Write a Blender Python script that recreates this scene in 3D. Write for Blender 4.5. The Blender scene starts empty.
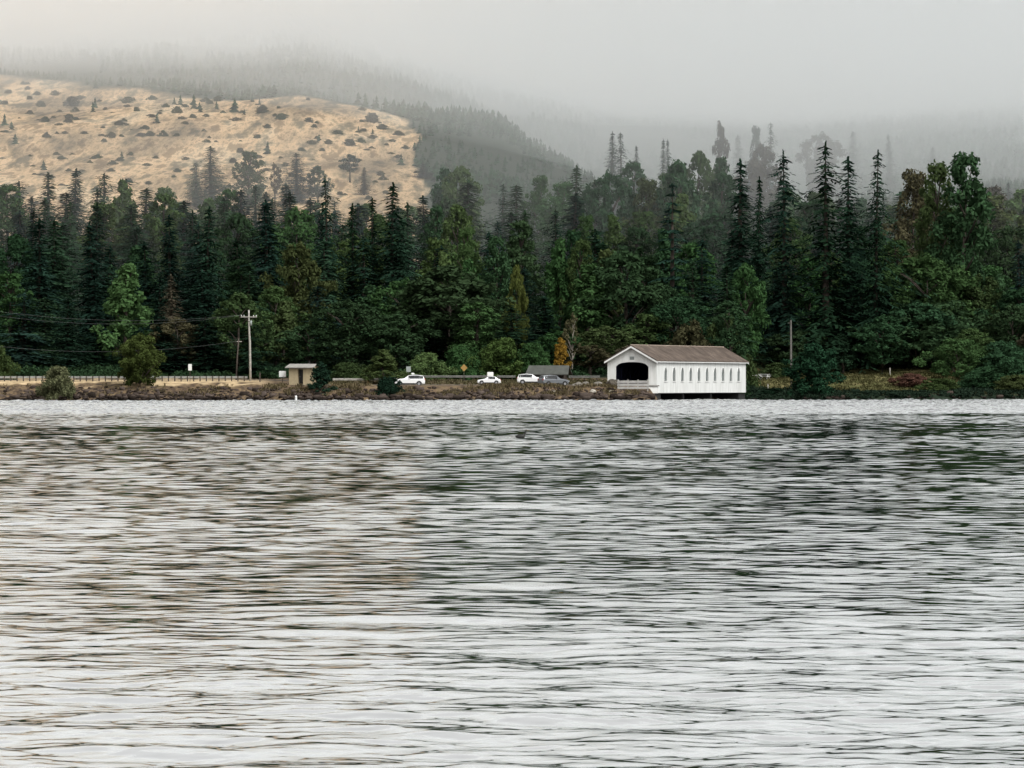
import bpy, bmesh, math, random
import numpy as np
from mathutils import Vector, Matrix

random.seed(7)
RNG = np.random.default_rng(7)
C = bpy.context.scene
COL = C.collection
R = math.radians

# ------------------------------------------------------------------ camera, world, sun, exposure
A = 1.875e-4            # metres across per metre away, per picture element
CAM_H = 2.5
def X(px, d): return (px - 512.0) * A * d
def Z(py, d): return CAM_H + (384.0 - py) * A * d

cam_d = bpy.data.cameras.new('camera')
cam_d.sensor_width = 36.0
cam_d.lens = 36.0 / (1024 * A)
cam_d.clip_start = 0.5
cam_d.clip_end = 30000
cam = bpy.data.objects.new('camera', cam_d); COL.objects.link(cam)
cam.location = (0, 0, CAM_H); cam.rotation_euler = (R(90), 0, 0)
C.camera = cam

SUN_EL, SUN_AZ = 50, 140       # azimuth clockwise from +Y: behind the camera to the right
w = bpy.data.worlds.new('World'); C.world = w; w.use_nodes = True
nt = w.node_tree; bg = nt.nodes['Background']
sky = nt.nodes.new('ShaderNodeTexSky'); sky.sky_type = 'NISHITA'; sky.sun_disc = False
sky.sun_elevation = R(SUN_EL); sky.sun_rotation = R(SUN_AZ)
sky.air_density = 1.0; sky.dust_density = 4.0; sky.ozone_density = 1.0
hs = nt.nodes.new('ShaderNodeHueSaturation'); hs.inputs['Saturation'].default_value = 0.0
nt.links.new(sky.outputs[0], hs.inputs['Color']); nt.links.new(hs.outputs[0], bg.inputs[0])
bg.inputs[1].default_value = 0.15

sl = bpy.data.lights.new('sun', 'SUN'); sl.energy = 1.0; sl.angle = R(14); sl.color = (1.0, 1.0, 0.995)
so = bpy.data.objects.new('sun', sl); COL.objects.link(so)
az, el = R(SUN_AZ), R(SUN_EL)
sdir = Vector((math.sin(az) * math.cos(el), math.cos(az) * math.cos(el), math.sin(el)))
so.rotation_euler = sdir.to_track_quat('Z', 'Y').to_euler()

C.view_settings.view_transform = 'Standard'
C.view_settings.look = 'None'
C.view_settings.gamma = 1.0
C.view_settings.exposure = 0.5
cy = C.cycles
cy.max_bounces = 9; cy.diffuse_bounces = 2; cy.glossy_bounces = 3; cy.transmission_bounces = 2
cy.transparent_max_bounces = 6; cy.volume_bounces = 8
cy.use_denoising = True
cy.use_adaptive_sampling = True; cy.adaptive_threshold = 0.012
cy.caustics_reflective = False; cy.caustics_refractive = False

# ------------------------------------------------------------------ helpers
def tag(o, label=None, cat=None, group=None, kind=None):
    if label: o['label'] = label
    if cat: o['category'] = cat
    if group: o['group'] = group
    if kind: o['kind'] = kind
    return o

def link(name, me, mat=None, parent=None):
    o = bpy.data.objects.new(name, me); COL.objects.link(o)
    if mat is not None and len(me.materials) == 0: me.materials.append(mat)
    if parent is not None: o.parent = parent
    return o

def empty(name, loc=(0, 0, 0), rz=0, label=None, cat=None, group=None):
    o = bpy.data.objects.new(name, None); COL.objects.link(o)
    o.location = loc; o.rotation_euler = (0, 0, rz); o.empty_display_size = 0.3
    return tag(o, label, cat, group)

def copy_tree(o, parent=None):
    c = o.copy(); COL.objects.link(c)
    if parent is not None: c.parent = parent
    for ch in list(o.children): copy_tree(ch, c)
    return c

def np_mesh(name, V, F, smooth=False):
    V = np.asarray(V, np.float32); F = np.asarray(F, np.int32)
    k = F.shape[1]
    me = bpy.data.meshes.new(name)
    me.vertices.add(len(V)); me.vertices.foreach_set('co', V.ravel())
    me.loops.add(F.size); me.loops.foreach_set('vertex_index', F.ravel())
    me.polygons.add(len(F)); me.polygons.foreach_set('loop_start', np.arange(0, F.size, k, dtype=np.int32))
    me.update(calc_edges=True)
    if smooth: me.polygons.foreach_set('use_smooth', np.ones(len(F), bool))
    return me

class MB:
    """collects solids; build() links them as ONE mesh object"""
    def __init__(s): s.v = []; s.f = []
    def add(s, vs, fs):
        n = len(s.v); s.v += [tuple(p) for p in vs]; s.f += [tuple(i + n for i in f) for f in fs]; return s
    def box(s, x0, x1, y0, y1, z0, z1):
        return s.add([(x0,y0,z0),(x1,y0,z0),(x1,y1,z0),(x0,y1,z0),(x0,y0,z1),(x1,y0,z1),(x1,y1,z1),(x0,y1,z1)],
                     [(0,3,2,1),(4,5,6,7),(0,1,5,4),(1,2,6,5),(2,3,7,6),(3,0,4,7)])
    def tube(s, pts, rad, n=8, cap=True):
        pts = [Vector(p) for p in pts]
        rads = rad if isinstance(rad, (list, tuple)) else [rad] * len(pts)
        vs = []; fs = []
        for i, p in enumerate(pts):
            d = (pts[min(i+1, len(pts)-1)] - pts[max(i-1, 0)]).normalized()
            a = d.cross(Vector((0, 0, 1)))
            if a.length < 1e-3: a = Vector((1, 0, 0))
            a.normalize(); b = d.cross(a)
            for k in range(n):
                t = 2 * math.pi * k / n
                vs.append(p + (a * math.cos(t) + b * math.sin(t)) * rads[i])
        for i in range(len(pts) - 1):
            for k in range(n):
                fs.append((i*n+k, i*n+(k+1) % n, (i+1)*n+(k+1) % n, (i+1)*n+k))
        if cap:
            fs.append(tuple(range(n))); fs.append(tuple(range((len(pts)-1)*n, len(pts)*n))[::-1])
        return s.add(vs, fs)
    def prism(s, poly, axis, a, b):
        """polygon (u,v) extruded along axis 'x','y' or 'z' from a to b"""
        n = len(poly)
        def P(u, v, t): return {'x': (t, u, v), 'y': (u, t, v), 'z': (u, v, t)}[axis]
        vs = [P(u, v, a) for u, v in poly] + [P(u, v, b) for u, v in poly]
        fs = [tuple(range(n))[::-1], tuple(range(n, 2*n))] + [(i, (i+1) % n, n+(i+1) % n, n+i) for i in range(n)]
        return s.add(vs, fs)
    def mesh(s, name, bevel=0.0, smooth=False):
        me = bpy.data.meshes.new(name); me.from_pydata(s.v, [], s.f)
        bm = bmesh.new(); bm.from_mesh(me)
        bmesh.ops.recalc_face_normals(bm, faces=bm.faces)
        if bevel > 0: bmesh.ops.bevel(bm, geom=list(bm.edges), offset=bevel, segments=2, affect='EDGES', clamp_overlap=True)
        bm.to_mesh(me); bm.free(); me.update()
        if smooth: me.polygons.foreach_set('use_smooth', [True] * len(me.polygons))
        return me
    def build(s, name, mat, parent=None, bevel=0.0, smooth=False):
        return link(name, s.mesh(name, bevel, smooth), mat, parent)

def vnoise(x, y, scale, seed=0, octaves=3):
    """smooth value noise on arrays, about -1..1"""
    tot = np.zeros(np.broadcast(x, y).shape); amp = 1.0; norm = 0
    for o in range(octaves):
        rs = np.random.default_rng(seed * 31 + o); T = rs.random((64, 64)) * 2 - 1
        u = x / scale * (2 ** o) + 17.3 * o; v = y / scale * (2 ** o) + 5.1 * o
        iu = np.floor(u).astype(int); iv = np.floor(v).astype(int); fu = u - iu; fv = v - iv
        fu = fu * fu * (3 - 2 * fu); fv = fv * fv * (3 - 2 * fv)
        a = T[iu % 64, iv % 64]; b = T[(iu+1) % 64, iv % 64]; c = T[iu % 64, (iv+1) % 64]; d = T[(iu+1) % 64, (iv+1) % 64]
        tot += amp * ((a*(1-fu)+b*fu)*(1-fv) + (c*(1-fu)+d*fu)*fv); norm += amp; amp *= 0.5
    return tot / norm * 1.6

# ------------------------------------------------------------------ materials
def pmat(name, col, rough=0.7, var=0.0, scale=1.0, spec=0.3, bump=0.0, metal=0.0, bscale=None):
    m = bpy.data.materials.new(name); m.use_nodes = True
    n = m.node_tree.nodes; l = m.node_tree.links; b = n['Principled BSDF']
    b.inputs['Base Color'].default_value = (*col, 1); b.inputs['Roughness'].default_value = rough
    b.inputs['Specular IOR Level'].default_value = spec; b.inputs['Metallic'].default_value = metal
    if var or bump:
        tc = n.new('ShaderNodeTexCoord'); nz = n.new('ShaderNodeTexNoise')
        nz.inputs['Scale'].default_value = scale; nz.inputs['Detail'].default_value = 6
        l.new(tc.outputs['Object'], nz.inputs['Vector'])
    if var:
        cr = n.new('ShaderNodeValToRGB'); cr.color_ramp.elements[0].position = 0.3; cr.color_ramp.elements[1].position = 0.7
        cr.color_ramp.elements[0].color = (*[c * (1 - var) for c in col], 1)
        cr.color_ramp.elements[1].color = (*[min(1, c * (1 + var)) for c in col], 1)
        l.new(nz.outputs[0], cr.inputs[0]); l.new(cr.outputs[0], b.inputs['Base Color'])
    if bump:
        bp = n.new('ShaderNodeBump'); bp.inputs['Strength'].default_value = bump; bp.inputs['Distance'].default_value = 0.05
        l.new(nz.outputs[0], bp.inputs['Height']); l.new(bp.outputs[0], b.inputs['Normal'])
    return m

def leaf_mat(name, col, trans=0.25, hvar=0.03, vvar=0.35):
    m = bpy.data.materials.new(name); m.use_nodes = True
    n = m.node_tree.nodes; l = m.node_tree.links
    for x in list(n):
        if x.type != 'OUTPUT_MATERIAL': n.remove(x)
    out = [x for x in n if x.type == 'OUTPUT_MATERIAL'][0]
    oi = n.new('ShaderNodeObjectInfo'); ge = n.new('ShaderNodeNewGeometry')
    hsv = n.new('ShaderNodeHueSaturation'); hsv.inputs['Color'].default_value = (*col, 1)
    mh = n.new('ShaderNodeMapRange'); mh.inputs[3].default_value = 0.5 - hvar; mh.inputs[4].default_value = 0.5 + hvar
    l.new(oi.outputs['Random'], mh.inputs[0]); l.new(mh.outputs[0], hsv.inputs['Hue'])
    mv = n.new('ShaderNodeMapRange'); mv.inputs[3].default_value = 1 - vvar; mv.inputs[4].default_value = 1 + vvar
    l.new(ge.outputs['Random Per Island'], mv.inputs[0])
    mo = n.new('ShaderNodeMapRange'); mo.inputs[3].default_value = 0.8; mo.inputs[4].default_value = 1.2
    fr = n.new('ShaderNodeMath'); fr.operation = 'MULTIPLY'; fr.inputs[1].default_value = 7.31
    f2 = n.new('ShaderNodeMath'); f2.operation = 'FRACT'
    l.new(oi.outputs['Random'], fr.inputs[0]); l.new(fr.outputs[0], f2.inputs[0]); l.new(f2.outputs[0], mo.inputs[0])
    mu = n.new('ShaderNodeMath'); mu.operation = 'MULTIPLY'; l.new(mv.outputs[0], mu.inputs[0]); l.new(mo.outputs[0], mu.inputs[1])
    l.new(mu.outputs[0], hsv.inputs['Value'])
    d = n.new('ShaderNodeBsdfDiffuse'); t = n.new('ShaderNodeBsdfTranslucent'); mx = n.new('ShaderNodeMixShader')
    mx.inputs[0].default_value = trans
    l.new(hsv.outputs[0], d.inputs[0]); l.new(hsv.outputs[0], t.inputs[0])
    l.new(d.outputs[0], mx.inputs[1]); l.new(t.outputs[0], mx.inputs[2]); l.new(mx.outputs[0], out.inputs[0])
    return m

LM = dict(
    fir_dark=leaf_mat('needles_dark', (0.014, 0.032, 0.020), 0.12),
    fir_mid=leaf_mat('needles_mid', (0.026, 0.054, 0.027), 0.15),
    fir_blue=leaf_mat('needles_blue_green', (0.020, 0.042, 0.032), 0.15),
    leaf_green=leaf_mat('leaves_green', (0.050, 0.090, 0.032), 0.3),
    leaf_deep=leaf_mat('leaves_deep_green', (0.031, 0.062, 0.028), 0.25),
    leaf_light=leaf_mat('leaves_light_green', (0.075, 0.125, 0.045), 0.35),
    leaf_olive=leaf_mat('leaves_olive', (0.054, 0.078, 0.030), 0.3),
    leaf_tan=leaf_mat('leaves_tan_olive', (0.080, 0.078, 0.040), 0.3),
    hill_brush=leaf_mat('hill_brush', (0.115, 0.115, 0.07), 0.2),
    leaf_teal=leaf_mat('leaves_teal_green', (0.022, 0.060, 0.038), 0.2),
    leaf_moss=leaf_mat('leaves_moss_green', (0.052, 0.082, 0.024), 0.3),
    leaf_grey=leaf_mat('leaves_grey_green', (0.145, 0.165, 0.085), 0.3),
    leaf_yellow=leaf_mat('leaves_yellow', (0.115, 0.125, 0.035), 0.35),
    leaf_orange=leaf_mat('leaves_orange', (0.27, 0.155, 0.03), 0.35),
    leaf_brown=leaf_mat('leaves_brown', (0.062, 0.054, 0.036), 0.2, .01),
    leaf_russet=leaf_mat('leaves_russet', (0.088, 0.048, 0.034), 0.2),
)
M = dict(
    bark=pmat('bark', (0.06, 0.048, 0.038), 0.9, 0.4, 2.0, bump=0.4),
    pale_bark=pmat('pale_bark', (0.26, 0.23, 0.19), 0.9, 0.35, 2.0, bump=0.3),
    steel=pmat('galvanised_steel', (0.27, 0.27, 0.25), 0.5, 0.15, 2.0, spec=0.4),
    dull_steel=pmat('dull_steel', (0.14, 0.14, 0.125), 0.6, 0.2, 2.0),
    old_wood=pmat('weathered_wood', (0.36, 0.34, 0.30), 0.85, 0.25, 3.0, bump=0.3),
    dark_wood=pmat('dark_wood', (0.07, 0.055, 0.045), 0.85, 0.3, 3.0, bump=0.3),
    tan_wood=pmat('tan_wood', (0.42, 0.30, 0.15), 0.8, 0.25, 3.0),
    concrete=pmat('concrete', (0.33, 0.32, 0.30), 0.9, 0.22, 1.2, bump=0.3),
    pale_concrete=pmat('pale_concrete', (0.42, 0.39, 0.33), 0.9, 0.2, 1.2, bump=0.3),
    white=pmat('white_paint', (0.80, 0.80, 0.77), 0.55, 0.05, 3.0),
    sign_white=pmat('sign_white', (0.72, 0.73, 0.70), 0.5),
    sign_grey=pmat('sign_back_grey', (0.30, 0.33, 0.31), 0.6, 0.1, 3),
    sign_amber=pmat('sign_amber', (0.33, 0.20, 0.06), 0.5, 0.12, 2),
    car_white=pmat('car_white', (0.74, 0.74, 0.73), 0.22, spec=0.5),
    car_grey=pmat('car_charcoal', (0.15, 0.16, 0.17), 0.25, spec=0.5, metal=0.3),
    glass=pmat('dark_glass', (0.008, 0.010, 0.011), 0.08, spec=0.5),
    tyre=pmat('tyre', (0.015, 0.015, 0.015), 0.85),
    rim=pmat('rim', (0.35, 0.35, 0.36), 0.35, metal=0.7),
    trim=pmat('black_trim', (0.02, 0.02, 0.02), 0.6),
    lamp_red=pmat('tail_lamp', (0.35, 0.02, 0.02), 0.3),
    lamp_clear=pmat('head_lamp', (0.6, 0.62, 0.62), 0.15, spec=0.6),
    wire=pmat('wire', (0.09, 0.095, 0.095), 0.6),
    hut_wall=pmat('hut_wall', (0.36, 0.295, 0.185), 0.85, 0.12, 2.0),
    hut_roof=pmat('hut_roof', (0.27, 0.255, 0.23), 0.8, 0.2, 2.0),
    shelter_roof=pmat('shelter_roof', (0.07, 0.073, 0.064), 0.8, 0.2, 1.5),
    shaded_concrete=pmat('shaded_concrete', (0.018, 0.018, 0.017), 0.9, 0.3, 1.2),  # shadow under the bridge put into the concrete colour
    navy_shade=pmat('navy_shade', (0.022, 0.024, 0.06), 0.8, 0.3, 2.0),  # gloom inside the portal painted on as a navy timber colour
    grey_wood=pmat('grey_wood', (0.085, 0.08, 0.07), 0.85, 0.25, 3.0, bump=0.3),
    louvre=pmat('louvre_grey', (0.22, 0.24, 0.23), 0.8, 0.1, 3),
    feather=pmat('feather_dark', (0.03, 0.03, 0.027), 0.7, 0.3, 8),
    beak=pmat('beak', (0.25, 0.2, 0.1), 0.6),
    boulder=pmat('boulder', (0.17, 0.155, 0.13), 0.9, 0.25, 2.0, bump=0.6),
)

# ------------------------------------------------------------------ terrain
FAR_L = [(900, 7), (1000, 16), (1200, 25), (1400, 34), (1600, 52), (2000, 98), (2400, 144), (2700, 172), (3200, 215), (4600, 230)]
FAR_400 = [(900, 7), (1000, 16), (1200, 25), (1400, 34), (1600, 50), (2000, 94), (2300, 122), (2600, 146), (3200, 205), (4600, 230)]
FAR_500 = [(900, 7), (1000, 16), (1200, 25), (1400, 33), (1600, 46), (2000, 88), (2250, 112), (2450, 112), (2700, 128), (3300, 200), (4600, 225)]
FAR_620 = [(900, 7), (1000, 16), (1200, 25), (1400, 32), (1600, 40), (2000, 66), (2350, 92), (2500, 96), (2800, 130), (3400, 200), (4600, 225)]
FAR_760 = [(900, 5), (1000, 15), (1200, 25), (1400, 32), (1600, 39), (2000, 55), (2500, 95), (2900, 140), (3400, 195), (4600, 225)]
FAR_1000 = [(920, 6), (1000, 14), (1200, 25), (1400, 32), (1600, 42), (2000, 72), (2400, 104), (2900, 150), (3500, 205), (4600, 225)]
N_LEFT = [(600, -4), (770, -3), (795, -.4), (797, .35), (801, 1.5), (805, 2.5), (808, 2.85), (815, 2.95), (830, 3.1), (842, 3.2)]
N_MID = [(600, -4), (770, -2.5), (785, -.4), (787, .35), (793.5, 2.1), (797, 2.3), (808, 2.35), (822, 2.95), (840, 3.1)]
N_650 = [(600, -4), (770, -2.5), (785, -.4), (787, .3), (794, 1.4), (799, 2.1), (822, 2.5), (840, 3.0)]
N_660 = [(600, -4), (790, -2.5), (801, -.3), (808, .1), (830, .8), (838, 2.4), (846, 3.0)]
N_742 = [(600, -4), (835, -2.5), (848, -.3), (852, .2), (872, .9), (880, 2.6), (890, 3.2)]
N_RIGHT = [(600, -4), (835, -2.5), (852, -.3), (854, .3), (857, .9), (866, 1.5), (878, 2.7), (890, 3.7), (902, 4.4)]
STATIONS = [(-900, N_LEFT + FAR_L), (0, N_LEFT + FAR_L), (255, N_LEFT + FAR_L), (300, N_MID + FAR_L), (400, N_MID + FAR_400),
            (500, N_MID + FAR_500), (600, N_MID + FAR_620), (651, N_650 + FAR_620), (659, N_660 + FAR_620), (742, N_742 + FAR_760),
            (752, N_RIGHT + FAR_760), (1000, N_RIGHT + FAR_1000), (1900, N_RIGHT + FAR_1000)]
DG = np.concatenate([np.arange(600, 784, 8), np.arange(784, 912, 0.5), np.arange(912, 1600, 8), np.arange(1600, 4601, 20)])
PROF = np.array([np.interp(DG, [a for a, _ in p], [b for _, b in p]) for _, p in STATIONS])
STX = np.array([s for s, _ in STATIONS], float)
def ground_np(x, y):
    px = 512 + x / (A * y)
    i = np.clip(np.searchsorted(STX, px) - 1, 0, len(STX) - 2)
    t = np.clip((px - STX[i]) / (STX[i+1] - STX[i]), 0, 1)
    j = np.clip(np.searchsorted(DG, y) - 1, 0, len(DG) - 2)
    s = np.clip((y - DG[j]) / (DG[j+1] - DG[j]), 0, 1)
    z = (PROF[i, j]*(1-s) + PROF[i, j+1]*s)*(1-t) + (PROF[i+1, j]*(1-s) + PROF[i+1, j+1]*s)*t
    far = np.clip((y - 1450) / 500, 0, 1)
    z = z + far * (vnoise(x, y, 260, 3, 3) * 6 + vnoise(x, y * .35, 95, 8, 3) * 3.2)
    mid = np.clip((y - 930) / 120, 0, 1) * (1 - far)
    return z + mid * vnoise(x, y, 60, 4, 2) * 1.2
def ground(x, y): return float(ground_np(np.array([x]), np.array([y]))[0])

# the cleared hillside: right edge and upper edge as seen, taken to world positions
def field_mask(x, y):
    px = 512 + x / (A * y)
    wob = vnoise(x, y, 120, 9, 3)
    top = np.interp(px, [-900, 0, 120, 250, 400, 430], [2430, 2420, 2380, 2280, 2130, 2000]) + wob * 60 + vnoise(x, y, 40, 29, 2) * 30
    right = 427 + wob * 10 + vnoise(x, y * .4, 26, 19, 3) * 9 - np.clip((y - 1850) / 300, 0, 1) * 26
    return np.clip((top - y) / 25, 0, 1) * np.clip((right - px) / 3, 0, 1) * np.clip((y - 1380) / 60, 0, 1)

cols = np.concatenate([np.arange(-900, -40, 20), np.arange(-40, 1064, 3), np.arange(1064, 1901, 20)]).astype(float)
GX, GY = np.meshgrid(cols, DG); WX = (GX - 512) * A * GY
ZZ = ground_np(WX, GY)
bank = np.clip((ZZ + 0.2) / 0.4, 0, 1) * np.clip((DG[:, None] - 780) / 5, 0, 1) * np.clip((910 - GY) / 10, 0, 1)
slope = np.abs(np.gradient(ZZ, axis=0) / np.gradient(GY, axis=0))
bk = np.clip(slope / 0.2, 0.08, 1) * bank
ZZ = ZZ + bk * (vnoise(WX, GY, 2.4, 5, 3) * 0.28 + vnoise(WX, GY, 0.8, 6, 2) * 0.10)
V = np.stack([WX, GY, ZZ], -1).reshape(-1, 3)
nr, nc = GX.shape
I = np.arange(nr * nc).reshape(nr, nc)
F = np.stack([I[:-1, :-1], I[:-1, 1:], I[1:, 1:], I[1:, :-1]], -1).reshape(-1, 4)
me = np_mesh('terrain', V, F, True)
a_field = field_mask(WX, GY)
a_lawn = np.clip((GX - 742) / 6, 0, 1) * np.clip((GY - 856) / 4, 0, 1) * np.clip((912 - GY) / 8, 0, 1)
a_dirt = np.clip((GY - 780) / 3, 0, 1) * np.clip((848 - GY) / 6, 0, 1) * np.clip((745 - GX) / 6, 0, 1)
a_tan = a_dirt * np.clip((ZZ - 2.25 + .75 * vnoise(WX, GY, 2.2, 41, 3)) / 0.4, 0, 1) * np.clip((275 - GX) / 25, 0, 1)
for nm, arr in (('field', a_field), ('lawn', a_lawn), ('dirt', a_dirt), ('tan', a_tan)):
    at = me.attributes.new(nm, 'FLOAT', 'POINT'); at.data.foreach_set('value', arr.ravel().astype(np.float32))

def terrain_mat():
    m = bpy.data.materials.new('ground'); m.use_nodes = True
    n = m.node_tree.nodes; l = m.node_tree.links; b = n['Principled BSDF']
    b.inputs['Roughness'].default_value = 0.95; b.inputs['Specular IOR Level'].default_value = 0.1
    tc = n.new('ShaderNodeTexCoord')
    def noise(scale, det=6, stretch=(1, 1, 1), rough=0.6):
        mp = n.new('ShaderNodeMapping'); mp.inputs['Scale'].default_value = stretch
        t = n.new('ShaderNodeTexNoise'); t.inputs['Scale'].default_value = scale; t.inputs['Detail'].default_value = det
        t.inputs['Roughness'].default_value = rough
        l.new(tc.outputs['Object'], mp.inputs[0]); l.new(mp.outputs[0], t.inputs['Vector']); return t
    def ramp(t, stops):
        r = n.new('ShaderNodeValToRGB'); e = r.color_ramp.elements
        e[0].position, e[0].color = stops[0][0], (*stops[0][1], 1)
        e[1].position, e[1].color = stops[-1][0], (*stops[-1][1], 1)
        for p, c in stops[1:-1]:
            x = e.new(p); x.color = (*c, 1)
        l.new(t.outputs[0], r.inputs[0]); return r.outputs[0]
    def mix(fac, a, c):
        x = n.new('ShaderNodeMix'); x.data_type = 'RGBA'
        l.new(fac, x.inputs[0]); l.new(a, x.inputs[6]); l.new(c, x.inputs[7]); return x.outputs[2]
    def att(nm):
        x = n.new('ShaderNodeAttribute'); x.attribute_name = nm; return x.outputs['Fac']
    forest = ramp(noise(0.3), [(0.3, (0.012, 0.022, 0.014)), (0.7, (0.030, 0.042, 0.024))])
    dirt = ramp(noise(0.9), [(0.28, (0.035, 0.026, 0.018)), (0.45, (0.085, 0.06, 0.04)), (0.58, (0.17, 0.12, 0.07)), (0.75, (0.06, 0.06, 0.03))])
    tan = ramp(noise(0.8), [(0.25, (0.25, 0.17, 0.09)), (0.6, (0.55, 0.42, 0.25))])
    lawn = ramp(noise(0.35, stretch=(1, 0.4, 1)), [(0.3, (0.06, 0.07, 0.025)), (0.5, (0.12, 0.115, 0.045)), (0.7, (0.22, 0.185, 0.09))])
    fl = ramp(noise(0.03, 9, (1.0, 0.13, 0), 0.66), [(0.30, (0.13, 0.10, 0.06)), (0.42, (0.36, 0.26, 0.155)), (0.52, (0.66, 0.465, 0.275)), (0.60, (0.71, 0.54, 0.35)), (0.70, (0.26, 0.20, 0.125))])
    f2 = n.new('ShaderNodeMix'); f2.data_type = 'RGBA'; f2.blend_type = 'MULTIPLY'; f2.inputs[0].default_value = 1.0
    l.new(fl, f2.inputs[6]); l.new(ramp(noise(0.17, 8, (0.7, 0.085, 0), 0.72), [(0.41, (0.26, 0.29, 0.28)), (0.47, (0.62, 0.62, 0.60)), (0.52, (1.0, 0.98, 0.95)), (0.58, (0.42, 0.40, 0.36))]), f2.inputs[7]); fl = f2.outputs[2]
    c = mix(att('dirt'), forest, dirt); c = mix(att('tan'), c, tan); c = mix(att('lawn'), c, lawn); c = mix(att('field'), c, fl)
    l.new(c, b.inputs['Base Color'])
    bp = n.new('ShaderNodeBump'); bp.inputs['Strength'].default_value = 0.6; bp.inputs['Distance'].default_value = 0.25
    l.new(noise(1.6).outputs[0], bp.inputs['Height']); l.new(bp.outputs[0], b.inputs['Normal'])
    return m
link('terrain', me, terrain_mat())['kind'] = 'structure'

# ------------------------------------------------------------------ water: one sheet, real waves in front of the shore
def waves():
    d = [18.0]
    while d[-1] < 876: d.append(d[-1] + min(0.30, max(0.055, 0.0013 * d[-1])))
    d = np.array(d)
    th = np.concatenate([np.linspace(-0.26, -0.105, 24)[:-1], np.linspace(-0.105, 0.105, 330), np.linspace(0.105, 0.26, 24)[1:]])
    D, T = np.meshgrid(d, th, indexing='ij')
    Xw = D * np.tan(T); Yw = D
    dy = np.gradient(d)[:, None]
    z = np.zeros_like(D)
    rs = np.random.default_rng(21)
    gust = 1 + 0.45 * vnoise(Xw, Yw * 0.5, 22, 31, 3)
    KEY = [18, 30, 42, 58, 75, 100, 170, 230, 330, 440, 500, 900]
    short = np.interp(D, KEY, [0.55, 0.55, 0.54, 0.52, 0.46, 0.40, 0.40, 0.48, 0.58, 0.8, 5.0, 6.0])
    long_ = np.interp(D, KEY, [0.5, 0.5, 0.5, 0.5, 0.46, 0.42, 0.45, 0.55, 0.7, 0.8, 2.0, 2.0])
    lam = np.exp(np.linspace(math.log(0.17), math.log(8.5), 78))
    for L in lam:
        k = 2 * math.pi / L
        ang = rs.normal(0.08, 0.95)
        kx, ky = k * math.sin(ang), k * math.cos(ang)
        s = 0.0145 * (1.0 if L < 2.4 else (2.4 / L) ** 1.1) * (1.25 if L < .5 else 1.0)     # slope carried by this wave
        wgt = np.clip((L / dy - 2.6) / 1.6, 0, 1)
        ph = rs.random() * 6.283
        warp = 0.40 * L * vnoise(Xw * 2.2, Yw, L * 2.6, int(L * 997) % 91, 1)
        env = np.clip(0.6 + 1.1 * vnoise(Xw * 2.6, Yw, L * 1.9, int(L * 613) % 83, 1), 0, 2) * (1.45 if .7 < L < 3.2 else 1.0)
        arg = kx * Xw + ky * (Yw + warp) + ph
        mixl = np.clip((L - 1.3) / 1.6, 0, 1)
        z += wgt * (short * (1 - mixl) + long_ * mixl) * (s / k) * (np.sin(arg) + 0.24 * np.cos(2 * arg)) * env
    edge = np.clip((0.26 - np.abs(T)) / 0.06, 0, 1) * np.clip((D - 18) / 2, 0, 1)
    z *= gust * edge
    n0, n1 = D.shape
    V = np.stack([Xw, Yw, z], -1).reshape(-1, 3)
    I = np.arange(n0 * n1).reshape(n0, n1)
    F = np.stack([I[:-1, :-1], I[1:, :-1], I[1:, 1:], I[:-1, 1:]], -1).reshape(-1, 4)[:, ::-1]
    B = len(V)
    V = np.concatenate([V, np.array([[-6000, -3000, -.3], [6000, -3000, -.3], [6000, 1600, -.3], [-6000, 1600, -.3]])])
    F = np.concatenate([F, np.array([[B, B+1, B+2, B+3]])])
    return np_mesh('water', V, F, True)

def water_mat():
    m = bpy.data.materials.new('water'); m.use_nodes = True
    n = m.node_tree.nodes; l = m.node_tree.links; b = n['Principled BSDF']
    b.inputs['Base Color'].default_value = (0.006, 0.012, 0.011, 1); b.inputs['Roughness'].default_value = 0.02
    b.inputs['IOR'].default_value = 1.33; b.inputs['Specular IOR Level'].default_value = 0.5
    tc = n.new('ShaderNodeTexCoord'); mp = n.new('ShaderNodeMapping'); mp.inputs['Scale'].default_value = (0.6, 1, 1)
    t = n.new('ShaderNodeTexNoise'); t.inputs['Scale'].default_value = 5.0; t.inputs['Detail'].default_value = 3
    l.new(tc.outputs['Object'], mp.inputs[0]); l.new(mp.outputs[0], t.inputs['Vector'])
    bp = n.new('ShaderNodeBump'); bp.inputs['Strength'].default_value = 0.1; bp.inputs['Distance'].default_value = 0.006
    l.new(t.outputs[0], bp.inputs['Height']); l.new(bp.outputs[0], b.inputs['Normal'])
    g = n.new('ShaderNodeBsdfGlossy'); g.inputs['Color'].default_value = (0.97, 0.98, 0.98, 1); g.inputs['Roughness'].default_value = 0.02
    l.new(bp.outputs[0], g.inputs['Normal'])
    mx = n.new('ShaderNodeMixShader'); mx.inputs[0].default_value = 0.7
    l.new(b.outputs[0], mx.inputs[1]); l.new(g.outputs[0], mx.inputs[2]); l.new(mx.outputs[0], n['Material Output'].inputs[0])
    return m
link('water', waves(), water_mat())['kind'] = 'structure'

# ------------------------------------------------------------------ low cloud and the fog under it (even density, no surface)
def vol_mat(name, dens, col=(0.985, 0.99, 0.985)):
    m = bpy.data.materials.new(name); m.use_nodes = True
    n = m.node_tree.nodes; l = m.node_tree.links
    n.remove(n['Principled BSDF'])
    v = n.new('ShaderNodeVolumePrincipled'); v.inputs['Density'].default_value = dens; v.inputs['Color'].default_value = (*col, 1)
    v.inputs['Anisotropy'].default_value = 0.0
    l.new(v.outputs[0], n['Material Output'].inputs['Volume']); return m

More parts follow.
